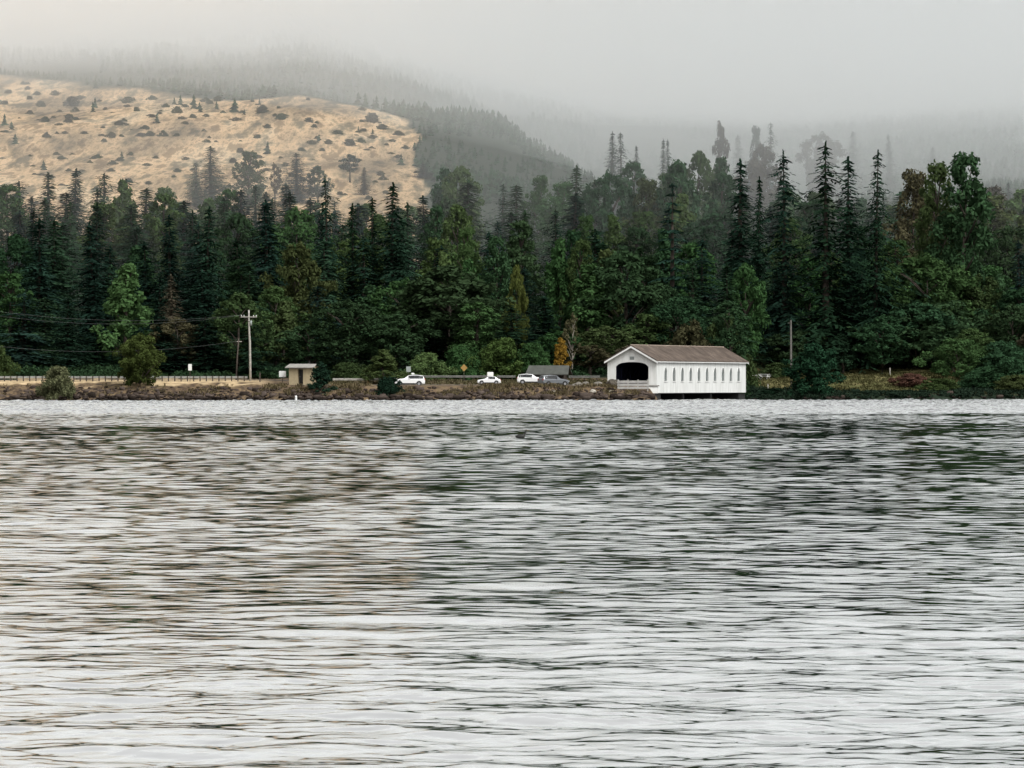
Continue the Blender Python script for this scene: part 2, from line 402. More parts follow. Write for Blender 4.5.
def slab(name, xs, ys, zb, zt, mat):
    """closed volume with a moulded underside zb(x, y) and a flat top zt"""
    GX_, GY_ = np.meshgrid(xs, ys, indexing='ij'); nb = GX_.size
    zbv = zb(GX_, GY_)
    V = np.concatenate([np.stack([GX_, GY_, zbv], -1).reshape(-1, 3), np.stack([GX_, GY_, np.full_like(GX_, zt)], -1).reshape(-1, 3)])
    n0, n1 = GX_.shape; I = np.arange(nb).reshape(n0, n1); J = I + nb
    Fb = np.stack([I[:-1, :-1], I[:-1, 1:], I[1:, 1:], I[1:, :-1]], -1).reshape(-1, 4)
    Ft = np.stack([J[:-1, :-1], J[1:, :-1], J[1:, 1:], J[:-1, 1:]], -1).reshape(-1, 4)
    def side(a, b): return np.stack([a[:-1], a[1:], b[1:], b[:-1]], -1)
    S = [side(I[0], J[0])[:, ::-1], side(I[-1], J[-1]), side(I[:, 0], J[:, 0]), side(I[:, -1], J[:, -1])[:, ::-1]]
    me = np_mesh(name, V, np.concatenate([Fb, Ft] + S))
    bm = bmesh.new(); bm.from_mesh(me); bmesh.ops.recalc_face_normals(bm, faces=bm.faces); bm.to_mesh(me); bm.free()
    return link(name, me, mat)

def cloud_base(x, y):
    px = 512 + x / (A * np.maximum(y, 500))
    b = np.interp(px, [-400, 0, 350, 600, 800, 1100], [144, 140, 136, 135, 136, 138])
    return b + vnoise(x, y, 520, 12, 4) * 17
def veil_base(x, y):
    px = 512 + x / (A * np.maximum(y, 500))
    b = np.interp(px, [-400, 0, 250, 430, 560, 680, 800, 1100], [114, 112, 108, 93, 83, 80, 79, 83])
    return b + vnoise(x, y, 330, 15, 5) * 18
o = slab('low_cloud', np.linspace(-2600, 2600, 90), np.linspace(1330, 5200, 90), cloud_base, 250.0, vol_mat('cloud', 0.0034, (0.982, 0.995, 1.0)))
tag(o, 'pale grey low cloud hiding the hilltops', 'cloud', kind='stuff')
o = slab('cloud_veil', np.linspace(-2600, 2600, 110), np.linspace(1345, 5150, 110), veil_base, 245.0, vol_mat('veil', 0.0013, (0.982, 0.996, 0.998)))
tag(o, 'thin ragged lower edge of the grey cloud', 'cloud', kind='stuff')
o = slab('fog_bank', np.linspace(-2600, 2600, 3), np.array([945.0, 5190.0]), lambda x, y: x * 0 - 8.0, 90.0, vol_mat('fog', 0.00025, (0.985, 1.0, 0.995)))
tag(o, 'thin grey fog lying on the slopes behind the wood', 'fog', kind='stuff')

# ------------------------------------------------------------------ trees
def cards_mesh(name, P, U, W):
    """quads centred on P with half axes U and W"""
    P, U, W = map(np.asarray, (P, U, W)); n = len(P)
    V = np.empty((n, 4, 3)); V[:, 0] = P - U - W * .55; V[:, 1] = P + U * .9 - W; V[:, 2] = P + U + W * .5; V[:, 3] = P - U * .8 + W
    return np_mesh(name, V.reshape(-1, 3), np.arange(n * 4).reshape(n, 4))

def conifer(seed, H=30., Rm=4.6, dz=.55, gap=.12, droop=.32, rise=.12, taper=.85, base=.06, nb=8, ragged=.3, crown_top=1.0, card=1.0):
    r = random.Random(seed); P = []; U = []; W = []
    ph = [r.random() * 6.28 for _ in range(6)]
    z = base * H
    while z < H * crown_top:
        t = z / H
        prof = Rm * min(1, max(0.02, (1 - t) * 1.12)) ** taper * (0.6 + 0.4 * min(1, t / .18))
        tier = 1 + ragged * (r.random() - .5) * 1.6
        n = max(4, int(nb * (0.55 + .6 * (1 - t))))
        for k in range(n):
            a = 6.283 * (k + r.random()) / n
            lump = 1 + ragged * (math.sin(2 * a + ph[0] + z * .23) * .45 + math.sin(3 * a + ph[1] - z * .41) * .35 + math.sin(z * 0.9 + ph[2] + a) * .35)
            L = prof * tier * lump * r.uniform(.7, 1.12)
            if r.random() < gap: L *= r.uniform(.25, .6)
            L = max(L, .25)
            ca, sa = math.cos(a), math.sin(a)
            m = max(2, int(1.5 + L * 1.25)); dr = droop * r.uniform(.6, 1.4)
            for i in range(m):
                s = (i + r.uniform(.4, 1.0)) / m
                x = L * s; zz = z + L * (rise * s - dr * s * s)
                for side in (-1, 1):
                    l = card * r.uniform(.36, .66) * (0.75 + .25 * (1 - t)) * (1.15 - .35 * s)
                    off = side * l * .75
                    p = (ca * x - sa * off, sa * x + ca * off, zz + r.uniform(-.18, .12))
                    du = Vector((ca * .75 - sa * side * r.uniform(.3, .9), sa * .75 + ca * side * r.uniform(.3, .9), -r.uniform(.1, .75))).normalized() * l
                    wv = Vector((-sa, ca, r.uniform(-.35, .35))).normalized() * l * r.uniform(.32, .5)
                    P.append(p); U.append(du); W.append(wv)
        z += dz * r.uniform(.7, 1.3)
    for i in range(10):
        zz = H * (crown_top - .05 + .055 * i / 9)
        a = r.random() * 6.28
        P.append((0, 0, zz)); U.append(Vector((math.cos(a) * .12, math.sin(a) * .12, .45))); W.append(Vector((-math.sin(a), math.cos(a), 0)) * .14)
    tr = MB().tube([(0, 0, -1.0), (0, 0, H * .3), (r.uniform(-.1, .1), 0, H * .7), (0, 0, H * crown_top)], [H * .0155, H * .012, H * .006, .03], 8)
    if nb <= 6:
        pass
    return cards_mesh('crown', P, U, W), tr.mesh('trunk', smooth=True), H

def broadleaf(seed, H=16., Rx=5.0, base=.22, shape='round', clumps=60, per=70, leaf=.30, csize=1.25, lean=0.0, hollow=.35):
    r = random.Random(seed); rs = np.random.default_rng(seed)
    ph = [r.random() * 6.28 for _ in range(5)]
    def rad(t, a):
        if shape == 'round': e = math.sqrt(max(0, 1 - (2 * t - .92) ** 2 / 1.06))
        elif shape == 'tall': e = (min(1, t / .25) ** .6) * (1 - max(0, t - .62) / .38 * .72)
        elif shape == 'cone': e = min(1, t / .16) ** .5 * (1 - t) ** .75 + .05
        elif shape == 'spread': e = math.sqrt(max(0, 1 - (t - .25) ** 2 / .58)) if t > .25 else .6 + 1.6 * t
        else: e = math.sqrt(max(0, 1 - t * t)) * .9 + .1
        return Rx * e * (1 + .22 * math.sin(2 * a + ph[0] + 4 * t) + .16 * math.sin(3 * a + ph[1] - 7 * t) + .1 * math.sin(9 * t + ph[2]))
    z0 = base * H; C_ = []
    for i in range(clumps):
        t = min(.97, max(.02, (i + r.random()) / clumps)) if shape != 'round' else r.random() ** .85
        a = r.random() * 6.283
        rr = rad(t, a) * (r.uniform(hollow, 1) ** .6)
        C_.append((rr * math.cos(a) + lean * t * H, rr * math.sin(a), z0 + t * (H - z0 - csize * .5), r.uniform(.6, 1.25) * csize * (1 if t < .8 else .75)))
    P = []; U = []; W = []
    for (x, y, z, cr) in C_:
        n = int(per * (cr / csize) ** 1.6) + 8
        q = rs.normal(size=(n, 3)); q /= np.linalg.norm(q, axis=1)[:, None]
        q *= (rs.random(n) ** .45)[:, None] * cr * np.array([1.1, 1.1, .9])
        P.append(q + (x, y, z))
        nrm = q / (cr) + rs.normal(scale=.5, size=(n, 3)) + (0, 0, .55); nrm /= np.linalg.norm(nrm, axis=1)[:, None]
        u = np.cross(nrm, rs.normal(size=(n, 3))); u /= np.linalg.norm(u, axis=1)[:, None] + 1e-6
        v = np.cross(nrm, u); sz = leaf * rs.uniform(.6, 1.25, size=(n, 1))
        U.append(u * sz); W.append(v * sz * .62)
    tr = MB(); top = H * .78
    tr.tube([(0, 0, -.8), (lean * H * .2, 0, H * .2), (lean * H * .5, r.uniform(-.2, .2), H * .5), (lean * top, 0, top)],
            [H * .020 + .04, H * .016 + .03, H * .010 + .02, .03], 8)
    for i in range(0, len(C_), max(1, len(C_) // 16)):
        x, y, z, cr = C_[i]; zb = max(H * .12, z - math.hypot(x, y) * .9 - .5); zb = min(zb, top * .95)
        tr.tube([(lean * zb, 0, zb), (x * .5 + lean * zb * .5, y * .5, zb + (z - zb) * .62), (x, y, z)], [H * .0065 + .02, H * .004 + .015, .012], 6)
    return cards_mesh('crown', np.concatenate(P), np.concatenate(U), np.concatenate(W)), tr.mesh('trunk', smooth=True), H

SHAPES = {
    'fir_dense': [conifer(s, 30, 4.8, .50, .10, .36, .12, .74, .04, 9, .36, card=.9) for s in (11, 12, 13, 14, 15)] + [conifer(16, 30, 4.8, .55, .22, .40, .12, .6, .04, 8, .6, crown_top=.93, card=.9), conifer(17, 30, 5.0, .6, .18, .5, .15, .55, .04, 8, .7, card=.95)],
    'fir_narrow': [conifer(s, 30, 3.5, .48, .14, .42, .10, .66, .05, 8, .42, card=.85) for s in (21, 22, 23)],
    'fir_sparse': [conifer(s, 34, 5.0, .66, .20, .50, .14, .50, .06, 8, .85, card=1.0) for s in (31, 32, 33)],
    'fir_tier': [conifer(41, 28, 5.2, 1.55, .2, .22, .08, .8, .22, 9, .35, card=1.05)],
    'round': [broadleaf(s, 16, 5.2, .18, 'round', 120, 62, .27, 1.05, hollow=.25) for s in (51, 52, 53)],
    'tall': [broadleaf(s, 22, 4.2, .12, 'tall', 120, 60, .27, 1.1, hollow=.25) for s in (61, 62)],
    'cone': [broadleaf(s, 12, 3.0, .08, 'cone', 80, 60, .22, .75, hollow=.2) for s in (71, 72)],
    'spread': [broadleaf(s, 9, 5.5, .12, 'spread', 95, 75, .22, .9, hollow=.2) for s in (81, 82)],
    'bush': [broadleaf(s, 4, 3.0, .0, 'dome', 120, 80, .13, .6, hollow=.0) for s in (91, 92)],
    'dome': [broadleaf(s, 9, 3.6, .0, 'dome', 140, 75, .2, .8, hollow=.0) for s in (93, 94)],
    'lobed': [broadleaf(96, 8.5, 4.0, .12, 'round', 110, 80, .18, .8, hollow=.1)],
    'wisp': [broadleaf(95, 10, 2.4, .35, 'tall', 26, 30, .24, .7)],
    'mop': [broadleaf(97, 20, 3.6, .45, 'round', 34, 80, .34, 1.3)],
}
NAMES = {'fir_dense': 'fir_tree', 'fir_narrow': 'fir_tree', 'fir_sparse': 'fir_tree', 'fir_tier': 'fir_tree', 'round': 'broadleaf_tree',
         'tall': 'broadleaf_tree', 'cone': 'broadleaf_tree', 'spread': 'broadleaf_tree', 'bush': 'shrub', 'dome': 'evergreen_tree', 'lobed': 'broadleaf_tree', 'wisp': 'broadleaf_tree', 'mop': 'broadleaf_tree'}
EXT = {}
def extent(me):
    if me.name not in EXT:
        a = np.empty(len(me.vertices) * 3, np.float32); me.vertices.foreach_get('co', a); a = a.reshape(-1, 3)
        EXT[me.name] = (np.percentile(np.hypot(a[:, 0], a[:, 1]), 88), a[:, 2].max())
    return EXT[me.name]
MCACHE = {}
def mesh_for(kind, var, mat, bark):
    key = (kind, var, mat, bark)
    if key not in MCACHE:
        cr, tr, H = SHAPES[kind][var]
        c2 = cr.copy(); c2.materials.clear(); c2.materials.append(LM[mat])
        t2 = tr.copy(); t2.materials.clear(); t2.materials.append(M[bark])
        MCACHE[key] = (c2, t2)
    return MCACHE[key]

tree_rng = random.Random(99)
PLACED = []
def tree(kind, px, topy, d, wpx, mat, label, group=None, basey=None, var=None, bark='bark', cat=None, tilt=0.0, whole=False):
    var = tree_rng.randrange(len(SHAPES[kind])) if var is None else var
    x = X(px, d); g = ground(x, d) if basey is None else Z(basey, d)
    cr, tr = mesh_for(kind, var, mat, bark)
    rr, zz = extent(cr)
    h = Z(topy, d) - g
    sz = h / zz; sx = wpx * A * d * .5 / rr
    o = empty(NAMES[kind], (x, d, g), 0, label, cat or ('shrub' if kind == 'bush' else 'tree'), group)
    o.rotation_euler = (tree_rng.gauss(0, .022), tree_rng.gauss(0, .022), tree_rng.random() * 6.283); o.scale = (sx, sx, sz)
    if kind != 'bush': link('trunk', tr, None, o)
    link('crown' if kind != 'bush' else 'foliage', cr, None, o)
    PLACED.append((px, d))
    return o

G_FIR, G_BROAD, G_HAZY = 'dark firs of the lakeside wood', 'broadleaf trees of the lakeside wood', 'misty trees behind the wood'
T = tree
# great firs of the skyline
T('fir_sparse', 785, 149, 905, 70, 'fir_dark', 'tall dark fir with a ragged drooping top, above the pole right of the bridge', G_FIR, var=0)
T('fir_sparse', 826, 140, 900, 88, 'fir_dark', 'tallest dark fir on the skyline, above the round shore evergreen', G_FIR, var=1)
T('fir_dense', 851, 156, 911, 62, 'fir_dark', 'dark fir between the tallest fir and the pointed fir, right of the bridge', G_FIR, var=0)
T('fir_sparse', 874, 149, 906, 70, 'fir_dark', 'sharply pointed dark fir at the right end of the tall skyline firs', G_FIR, var=2)
T('fir_narrow', 741, 158, 915, 54, 'fir_dark', 'slender tall dark fir rising behind the far end of the bridge', G_FIR, var=0)
T('fir_dense', 758, 176, 925, 36, 'fir_dark', 'shorter dark fir just right of the slender one behind the bridge', G_FIR, var=1)
T('fir_tier', 672, 182, 900, 60, 'fir_dark', 'dark fir with flat widely spaced tiers of branches, above the bridge roof', G_FIR)
T('fir_sparse', 331, 176, 905, 50, 'fir_dark', 'spire-topped dark fir standing out against the tan hillside, above the hut', G_FIR, var=1)
T('fir_dense', 391, 182, 900, 62, 'fir_dark', 'broad dark fir with a twin-looking tip, above the pale green sapling', G_FIR, var=2)
T('fir_narrow', 374, 196, 904, 36, 'fir_dark', 'narrow dark fir leaning close to the left of the broad fir', G_FIR, var=1)
T('fir_narrow', 352, 202, 908, 34, 'fir_dark', 'slim dark fir between the spire-topped fir and the broad fir', G_FIR, var=0)
T('fir_dense', 36, 218, 884, 64, 'fir_dark', 'large dark fir above the grey-green shore bush, left of its twin', G_FIR, var=0)
T('fir_dense', 96, 222, 882, 60, 'fir_dark', 'large dark fir left of the pale green cone-shaped tree', G_FIR, var=3)
T('fir_dense', 172, 214, 890, 60, 'fir_dark', 'large dark fir above the brown cone-shaped tree', G_FIR, var=1)
T('fir_dense', 206, 206, 886, 54, 'fir_dark', 'large dark fir above the white road sign', G_FIR, var=2)
T('fir_dense', 268, 199, 890, 64, 'fir_dark', 'large dark fir above and right of the utility pole', G_FIR, var=0)
# notable broadleaf trees
T('tall', 963, 151, 932, 62, 'leaf_deep', 'tall broadleaf tree with knobbly top, highest at the right of the wood', G_BROAD, var=0)
T('tall', 938, 158, 938, 44, 'leaf_olive', 'brown-tinged tall tree just left of the highest broadleaf tree', G_BROAD, var=1)
T('tall', 912, 168, 962, 48, 'leaf_tan', 'brownish round crown on the skyline right of the pointed fir', G_BROAD)
T('round', 926, 252, 920, 82, 'leaf_green', 'large bright green tree halfway up, above the russet bush', G_BROAD, var=0)
T('spread', 930, 300, 908, 128, 'leaf_deep', 'wide low dark maple spreading behind the russet bush', G_BROAD, var=0)
T('spread', 958, 337, 884, 62, 'leaf_light', 'small spreading light green tree at the edge of the meadow', G_BROAD, var=1)
T('round', 626, 250, 872, 88, 'leaf_deep', 'big rounded green tree directly behind the bridge portal', G_BROAD, var=1)
T('cone', 607, 248, 878, 40, 'leaf_olive', 'pale olive cone-shaped tree left of the big tree behind the portal', G_BROAD, var=0)
T('round', 448, 264, 864, 104, 'leaf_deep', 'broad dark green tree filling the wood above the yellow diamond sign', G_BROAD, var=2)
T('cone', 446, 250, 872, 30, 'leaf_light', 'bright green pointed tree top poking above the broad dark tree', G_BROAD, var=1)
T('cone', 470, 258, 872, 28, 'leaf_green', 'grey-green pointed tree top right of the bright green tip', G_BROAD, var=0)
T('cone', 124, 262, 864, 46, 'leaf_light', 'pale green cone-shaped tree above the olive round tree', G_BROAD, var=0)
T('fir_dense', 172, 274, 862, 38, 'leaf_brown', 'dying brown cone-shaped fir between the olive round tree and road sign', G_FIR, var=2)
T('round', 177, 316, 854, 48, 'leaf_tan', 'tan-olive round tree low in the wood, left of the road sign', G_BROAD, var=0)
T('round', 238, 292, 856, 62, 'leaf_olive', 'olive broadleaf tree arching behind the utility pole', G_BROAD, var=1)
T('round', 516, 264, 884, 22, 'leaf_yellow', 'yellow-leaved tree halfway up the wood, above the parked cars', G_BROAD, var=1)
T('round', 296, 240, 880, 50, 'leaf_olive', 'olive-topped tree right of the large fir, above the hut', G_BROAD, var=2)
T('cone', 561, 337, 846, 17, 'leaf_orange', 'small orange autumn tree behind the grey shelter', G_BROAD, var=1)
T('wisp', 590, 344, 848, 44, 'leaf_tan', 'thin yellowing tree between the orange tree and the bridge', G_BROAD)
T('wisp', 572, 312, 852, 18, 'leaf_tan', 'crooked thin tree with pale bare trunk above the orange tree', G_BROAD, bark='pale_bark')
T('wisp', 626, 345, 850, 22, 'leaf_brown', 'thin brown sapling just behind the left eave of the bridge', G_BROAD)
T('cone', 843, 333, 898, 26, 'fir_mid', 'small cone-shaped evergreen at the edge of the meadow', None, var=0)
T('dome', 814, 341, 858, 46, 'leaf_teal', 'large round dark evergreen standing on the shore right of the bridge', None, basey=399, var=1)
T('lobed', 140, 332, 803, 46, 'leaf_moss', 'dark olive round-topped tree growing on the lake bank', None, basey=390, var=0)
T('cone', 383, 349, 812, 34, 'leaf_light', 'pale green sapling beside the leftmost white car', None, var=1)
T('cone', 320, 361, 791, 25, 'fir_dark', 'dark cone-shaped evergreen on the bank right of the tan hut', None, basey=402, var=1)
T('bush', 57, 365, 798, 35, 'leaf_grey', 'grey-green shrub at the water edge on the left', 'shrubs along the shore', basey=402, var=0)
T('bush', 389, 376, 790, 28, 'fir_dark', 'dark evergreen shrub on the bank in front of the leftmost white car', 'shrubs along the shore', basey=402, var=1)
T('bush', 912, 373, 872, 38, 'leaf_russet', 'russet shrub on the tan meadow', 'shrubs along the shore', var=0)
T('bush', -2, 344, 840, 30, 'leaf_green', 'green shrub cut by the left edge behind the guardrail', 'shrubs along the shore', var=1)
# bushes along the foot of the wood
for px, ty, d, wp, mt, lb in [
    (428, 352, 838, 40, 'leaf_light', 'green bush behind the leftmost white car'),
    (462, 344, 842, 46, 'leaf_green', 'green bush behind the yellow diamond sign'),
    (505, 337, 842, 52, 'leaf_moss', 'tall green bush behind the car with the roof box'),
    (532, 342, 841, 40, 'leaf_green', 'green bush behind the grey shelter'),
    (350, 362, 838, 46, 'leaf_olive', 'low olive bush right of the dark bank evergreen'),
    (690, 318, 862, 60, 'leaf_tan', 'tan brush showing above the left half of the bridge roof'),
    (724, 312, 872, 56, 'leaf_olive', 'olive brush showing above the right half of the bridge roof'),
    (757, 354, 906, 26, 'leaf_tan', 'tan-olive bush just right of the bridge'),
    (782, 362, 890, 36, 'leaf_olive', 'olive bush at the foot of the pole right of the bridge'),
    (868, 352, 915, 40, 'leaf_deep', 'dark green bush behind the tan meadow'),
    (1004, 340, 884, 60, 'leaf_deep', 'dark green bush at the right end of the shore'),
    (985, 366, 868, 48, 'leaf_deep', 'low dark bush right of the small spreading tree'),
    (940, 378, 862, 40, 'leaf_green', 'low green bush at the water edge right of the russet shrub'),
    (1018, 374, 862, 44, 'leaf_olive', 'low olive bush cut by the right edge of the shore'),
    (800, 384, 858, 26, 'fir_dark', 'low dark bush at the water edge left of the round evergreen'),
    (772, 388, 857, 34, 'fir_dark', 'low dark bush at the water edge beside the bridge end')]:
    T('bush', px, ty, d, wp, mt, lb, 'bushes at the foot of the wood')
# misty trees behind the wood
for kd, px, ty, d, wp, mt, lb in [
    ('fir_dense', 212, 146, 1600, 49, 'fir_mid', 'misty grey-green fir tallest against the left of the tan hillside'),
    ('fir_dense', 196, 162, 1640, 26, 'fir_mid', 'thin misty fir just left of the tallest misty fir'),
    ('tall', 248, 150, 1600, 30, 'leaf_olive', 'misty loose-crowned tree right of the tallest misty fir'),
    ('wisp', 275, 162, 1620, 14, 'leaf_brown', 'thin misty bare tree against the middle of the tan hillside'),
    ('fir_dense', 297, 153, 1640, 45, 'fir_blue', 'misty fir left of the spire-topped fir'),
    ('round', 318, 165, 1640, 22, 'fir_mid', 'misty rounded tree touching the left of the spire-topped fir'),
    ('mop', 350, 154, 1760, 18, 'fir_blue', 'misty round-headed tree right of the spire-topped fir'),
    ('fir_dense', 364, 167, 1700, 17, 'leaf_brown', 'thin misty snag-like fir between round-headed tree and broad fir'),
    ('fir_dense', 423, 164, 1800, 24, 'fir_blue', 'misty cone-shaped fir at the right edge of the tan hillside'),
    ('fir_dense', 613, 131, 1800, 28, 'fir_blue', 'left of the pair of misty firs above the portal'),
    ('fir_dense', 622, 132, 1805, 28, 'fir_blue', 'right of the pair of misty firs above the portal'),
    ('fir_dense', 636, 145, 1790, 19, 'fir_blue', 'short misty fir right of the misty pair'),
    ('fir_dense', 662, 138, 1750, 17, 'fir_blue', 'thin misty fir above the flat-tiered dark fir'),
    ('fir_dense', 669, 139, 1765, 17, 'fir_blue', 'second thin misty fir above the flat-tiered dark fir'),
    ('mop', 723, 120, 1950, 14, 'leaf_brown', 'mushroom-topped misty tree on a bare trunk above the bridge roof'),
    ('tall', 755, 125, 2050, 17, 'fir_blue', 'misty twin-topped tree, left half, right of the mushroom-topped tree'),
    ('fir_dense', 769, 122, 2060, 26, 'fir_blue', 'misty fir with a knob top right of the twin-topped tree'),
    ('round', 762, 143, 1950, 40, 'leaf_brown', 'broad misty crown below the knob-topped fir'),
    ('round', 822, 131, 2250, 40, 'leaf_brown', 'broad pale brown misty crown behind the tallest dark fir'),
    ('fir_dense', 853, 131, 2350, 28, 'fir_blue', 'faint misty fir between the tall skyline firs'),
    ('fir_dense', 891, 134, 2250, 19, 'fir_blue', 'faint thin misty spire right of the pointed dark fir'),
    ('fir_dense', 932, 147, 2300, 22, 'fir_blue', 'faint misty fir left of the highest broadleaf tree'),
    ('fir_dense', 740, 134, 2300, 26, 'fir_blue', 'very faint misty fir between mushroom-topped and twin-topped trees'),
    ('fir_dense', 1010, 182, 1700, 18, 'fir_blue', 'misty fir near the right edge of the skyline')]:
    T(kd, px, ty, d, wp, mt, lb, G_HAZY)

# the rest of the wood, rank by rank
LAND = [(0, 'the left end of the guardrail'), (57, 'the grey-green shore shrub'), (100, 'the gap left of the olive tree'), (140, 'the olive round tree'), (172, 'the gap right of the olive tree'),
        (196, 'the white road sign'), (225, 'the thin leaning pole'), (252, 'the utility pole'), (282, 'the small white sign'), (305, 'the tan hut'),
        (332, 'the dark bank evergreen'), (368, 'the pale green sapling'), (400, 'the leftmost white car'), (435, 'the gap beside the leftmost car'), (464, 'the yellow diamond sign'),
        (490, 'the car with roof box'), (520, 'the white car by the shelter'), (546, 'the grey shelter'), (574, 'the orange tree'), (604, 'the left eave of the bridge'),
        (632, 'the bridge portal'), (666, 'the left end of the bridge roof'), (700, 'the middle of the bridge roof'), (734, 'the far end of the bridge roof'), (764, 'the picnic tables'),
        (791, 'the grey pole by the bridge'), (815, 'the round shore evergreen'), (844, 'the small cone-shaped evergreen'), (878, 'the tan meadow'), (912, 'the russet shrub'),
        (956, 'the small spreading tree'), (1000, 'the right end of the shore')]
RANK = ['in the front rank', 'in the second rank', 'in the third rank', 'in the fourth rank', 'in the fifth rank', 'in the sixth rank', 'in the top rank', 'on the skyline']
SKYX = [-60, 0, 60, 100, 140, 180, 230, 260, 300, 340, 420, 445, 480, 520, 560, 620, 680, 720, 745, 780, 880, 905, 950, 985, 1024, 1084]
SKYY = [178, 180, 166, 174, 176, 184, 178, 172, 190, 200, 196, 168, 166, 164, 162, 160, 152, 156, 172, 186, 182, 180, 172, 184, 180, 176]
ADJ = {'fir_dark': 'dark', 'fir_mid': 'mid green', 'fir_blue': 'blue-green', 'leaf_green': 'green', 'leaf_deep': 'deep green', 'leaf_light': 'pale green',
       'leaf_olive': 'olive', 'leaf_tan': 'tan-olive', 'leaf_brown': 'brown'}
KND = {'fir_dense': 'full fir', 'fir_narrow': 'narrow fir', 'fir_sparse': 'ragged fir', 'round': 'round tree', 'tall': 'tall broadleaf', 'cone': 'pointed broadleaf'}
USED = set()
fr = random.Random(5)
def pick(px, ri):
    u = fr.random()
    if px < 230 and ri > 4: pc = .72
    elif px < 440: pc = .66
    elif px < 690: pc = .34 if ri > 3 else .42
    elif px < 900: pc = .55 if ri < 5 else .5
    else: pc = .25
    if u < pc:
        k = fr.choices(['fir_dense', 'fir_narrow', 'fir_sparse'], [6, 2, 1.5])[0]
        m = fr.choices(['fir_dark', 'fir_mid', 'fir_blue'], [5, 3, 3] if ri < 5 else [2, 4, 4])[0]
        w_ = fr.uniform(48, 72) if k != 'fir_narrow' else fr.uniform(34, 48)
    else:
        k = fr.choices(['round', 'tall', 'cone'], [4, 4, 2])[0]
        hi = [4, 5, .6, 1.6, .6, .25] if (ri > 3 and px > 480) else [5, 7, .5, .8, .1, .05]
        m = fr.choices(['leaf_green', 'leaf_deep', 'leaf_light', 'leaf_olive', 'leaf_tan', 'leaf_brown'], hi)[0]
        w_ = fr.uniform(40, 62) if k == 'round' else fr.uniform(30, 46)
    return k, m, w_
ROWS = [(856, 312, 20), (876, 278, 20), (900, 252, 18), (932, 232, 16), (980, 215, 13), (1050, 202, 11), (1140, 0, 8), (1240, 0, 6)]
n_fill = 0
for ri, (d0, ty0, jit) in enumerate(ROWS):
    px = -50 + fr.uniform(0, 20)
    while px < 1080:
        d = d0 + fr.uniform(-9, 9) + (46 if px > 752 and ri < 5 else 0) + (8 if 560 < px <= 752 and ri == 0 else 0)
        sk = float(np.interp(px, SKYX, SKYY))
        ty = max(sk + 4, ty0 + fr.uniform(-jit, jit)) if ty0 else sk + (fr.uniform(-4, 5) if fr.random() < .4 else fr.uniform(4, 20)) + (6 if ri == 6 else 0)
        k, m, w_ = pick(px, ri)
        if ri < 2 and m in ('leaf_brown', 'leaf_tan'): m = 'leaf_deep'
        if ri < 2 and 60 < px < 215: k, m, w_ = 'fir_dense', 'fir_dark', fr.uniform(40, 54)
        if ri == 0 and px > 260 and k.startswith('fir') and fr.random() < .5: k, m, w_ = 'round', fr.choice(['leaf_deep', 'leaf_green', 'leaf_deep']), fr.uniform(44, 64)
        w_ *= 870 / d * (1.05 if ri < 5 else 1.38)
        land = min(LAND, key=lambda q: abs(q[0] - px))[1]
        lb = f"{ADJ[m]} {KND[k]} {RANK[ri]}, above {land}"
        if lb in USED:
            for q in ('slightly left, ', 'slightly right, '): pass
            alt = [mm for mm in ADJ if mm.startswith(m[:3]) and f"{ADJ[mm]} {KND[k]} {RANK[ri]}, above {land}" not in USED]
            if alt: m = fr.choice(alt); lb = f"{ADJ[m]} {KND[k]} {RANK[ri]}, above {land}"
        USED.add(lb)
        near = min((abs(px - a) * d / 870 + abs(d - b) * .9 for a, b in PLACED if abs(a - px) < 40), default=99)
        if near > (5 if ri > 4 else 9):
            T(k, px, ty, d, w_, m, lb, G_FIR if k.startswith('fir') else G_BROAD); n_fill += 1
        px += w_ * (fr.uniform(.40, .62) if ri > 4 and px < 450 else fr.uniform(.58, .9))
print('fill trees', n_fill, 'all', len(PLACED))

# shrubs on the cleared hillside: copies of one bush
sr = random.Random(3)
def shrub_spot():
    while True:
        px = sr.uniform(-20, 425); y = sr.uniform(1640, 2400); x = X(px, y)
        if field_mask(np.array([x]), np.array([y]))[0] > .9: return px, x, y
big = [(72, 103, 16), (80, 96, 12), (128, 100, 16), (152, 97, 10), (177, 110, 13), (185, 104, 9), (120, 122, 14), (150, 133, 12), (163, 133, 12), (104, 138, 8), (84, 131, 8),
       (55, 92, 10), (37, 92, 9), (65, 131, 8), (156, 156, 9), (236, 118, 12), (262, 110, 14), (282, 116, 14), (312, 141, 12), (322, 148, 8), (338, 131, 12), (350, 142, 14),
       (356, 132, 7), (372, 119, 18), (382, 126, 14), (367, 147, 8), (314, 124, 8), (398, 155, 10), (120, 158, 10), (240, 150, 10)]
proto = {}
for i in range(210):
    if i < len(big):
        px, py, wp = big[i]; wp *= .8
        ds = np.arange(1600, 2450, 5.0); zs = ground_np(X(px, 1) * ds, ds); ys = 384 - (zs - CAM_H) / (A * ds)
        y = float(ds[np.argmin(np.abs(ys - (py + 3)))]); x = X(px, y)
    else:
        px, x, y = shrub_spot(); wp = sr.uniform(4, 9)
    v = sr.randrange(2); m = sr.choice(['hill_brush', 'leaf_tan', 'hill_brush', 'leaf_olive'])
    kd = sr.choice(['bush', 'bush', 'dome', 'lobed'])
    cr, _ = mesh_for(kd, v if kd != 'lobed' else 0, m, 'bark')
    o = link('shrub', cr); o.location = (x, y, ground(x, y) - .5)
    s = wp * A * y * .5 / extent(cr)[0]; o.scale = (s, s, s * sr.uniform(.7, 1.1) * (.55 if kd != 'bush' else 1.0)); o.rotation_euler = (0, 0, sr.random() * 6.28)
    tag(o, 'dark shrub dotting the tan cleared hillside', 'shrub', 'shrubs dotting the tan hillside')

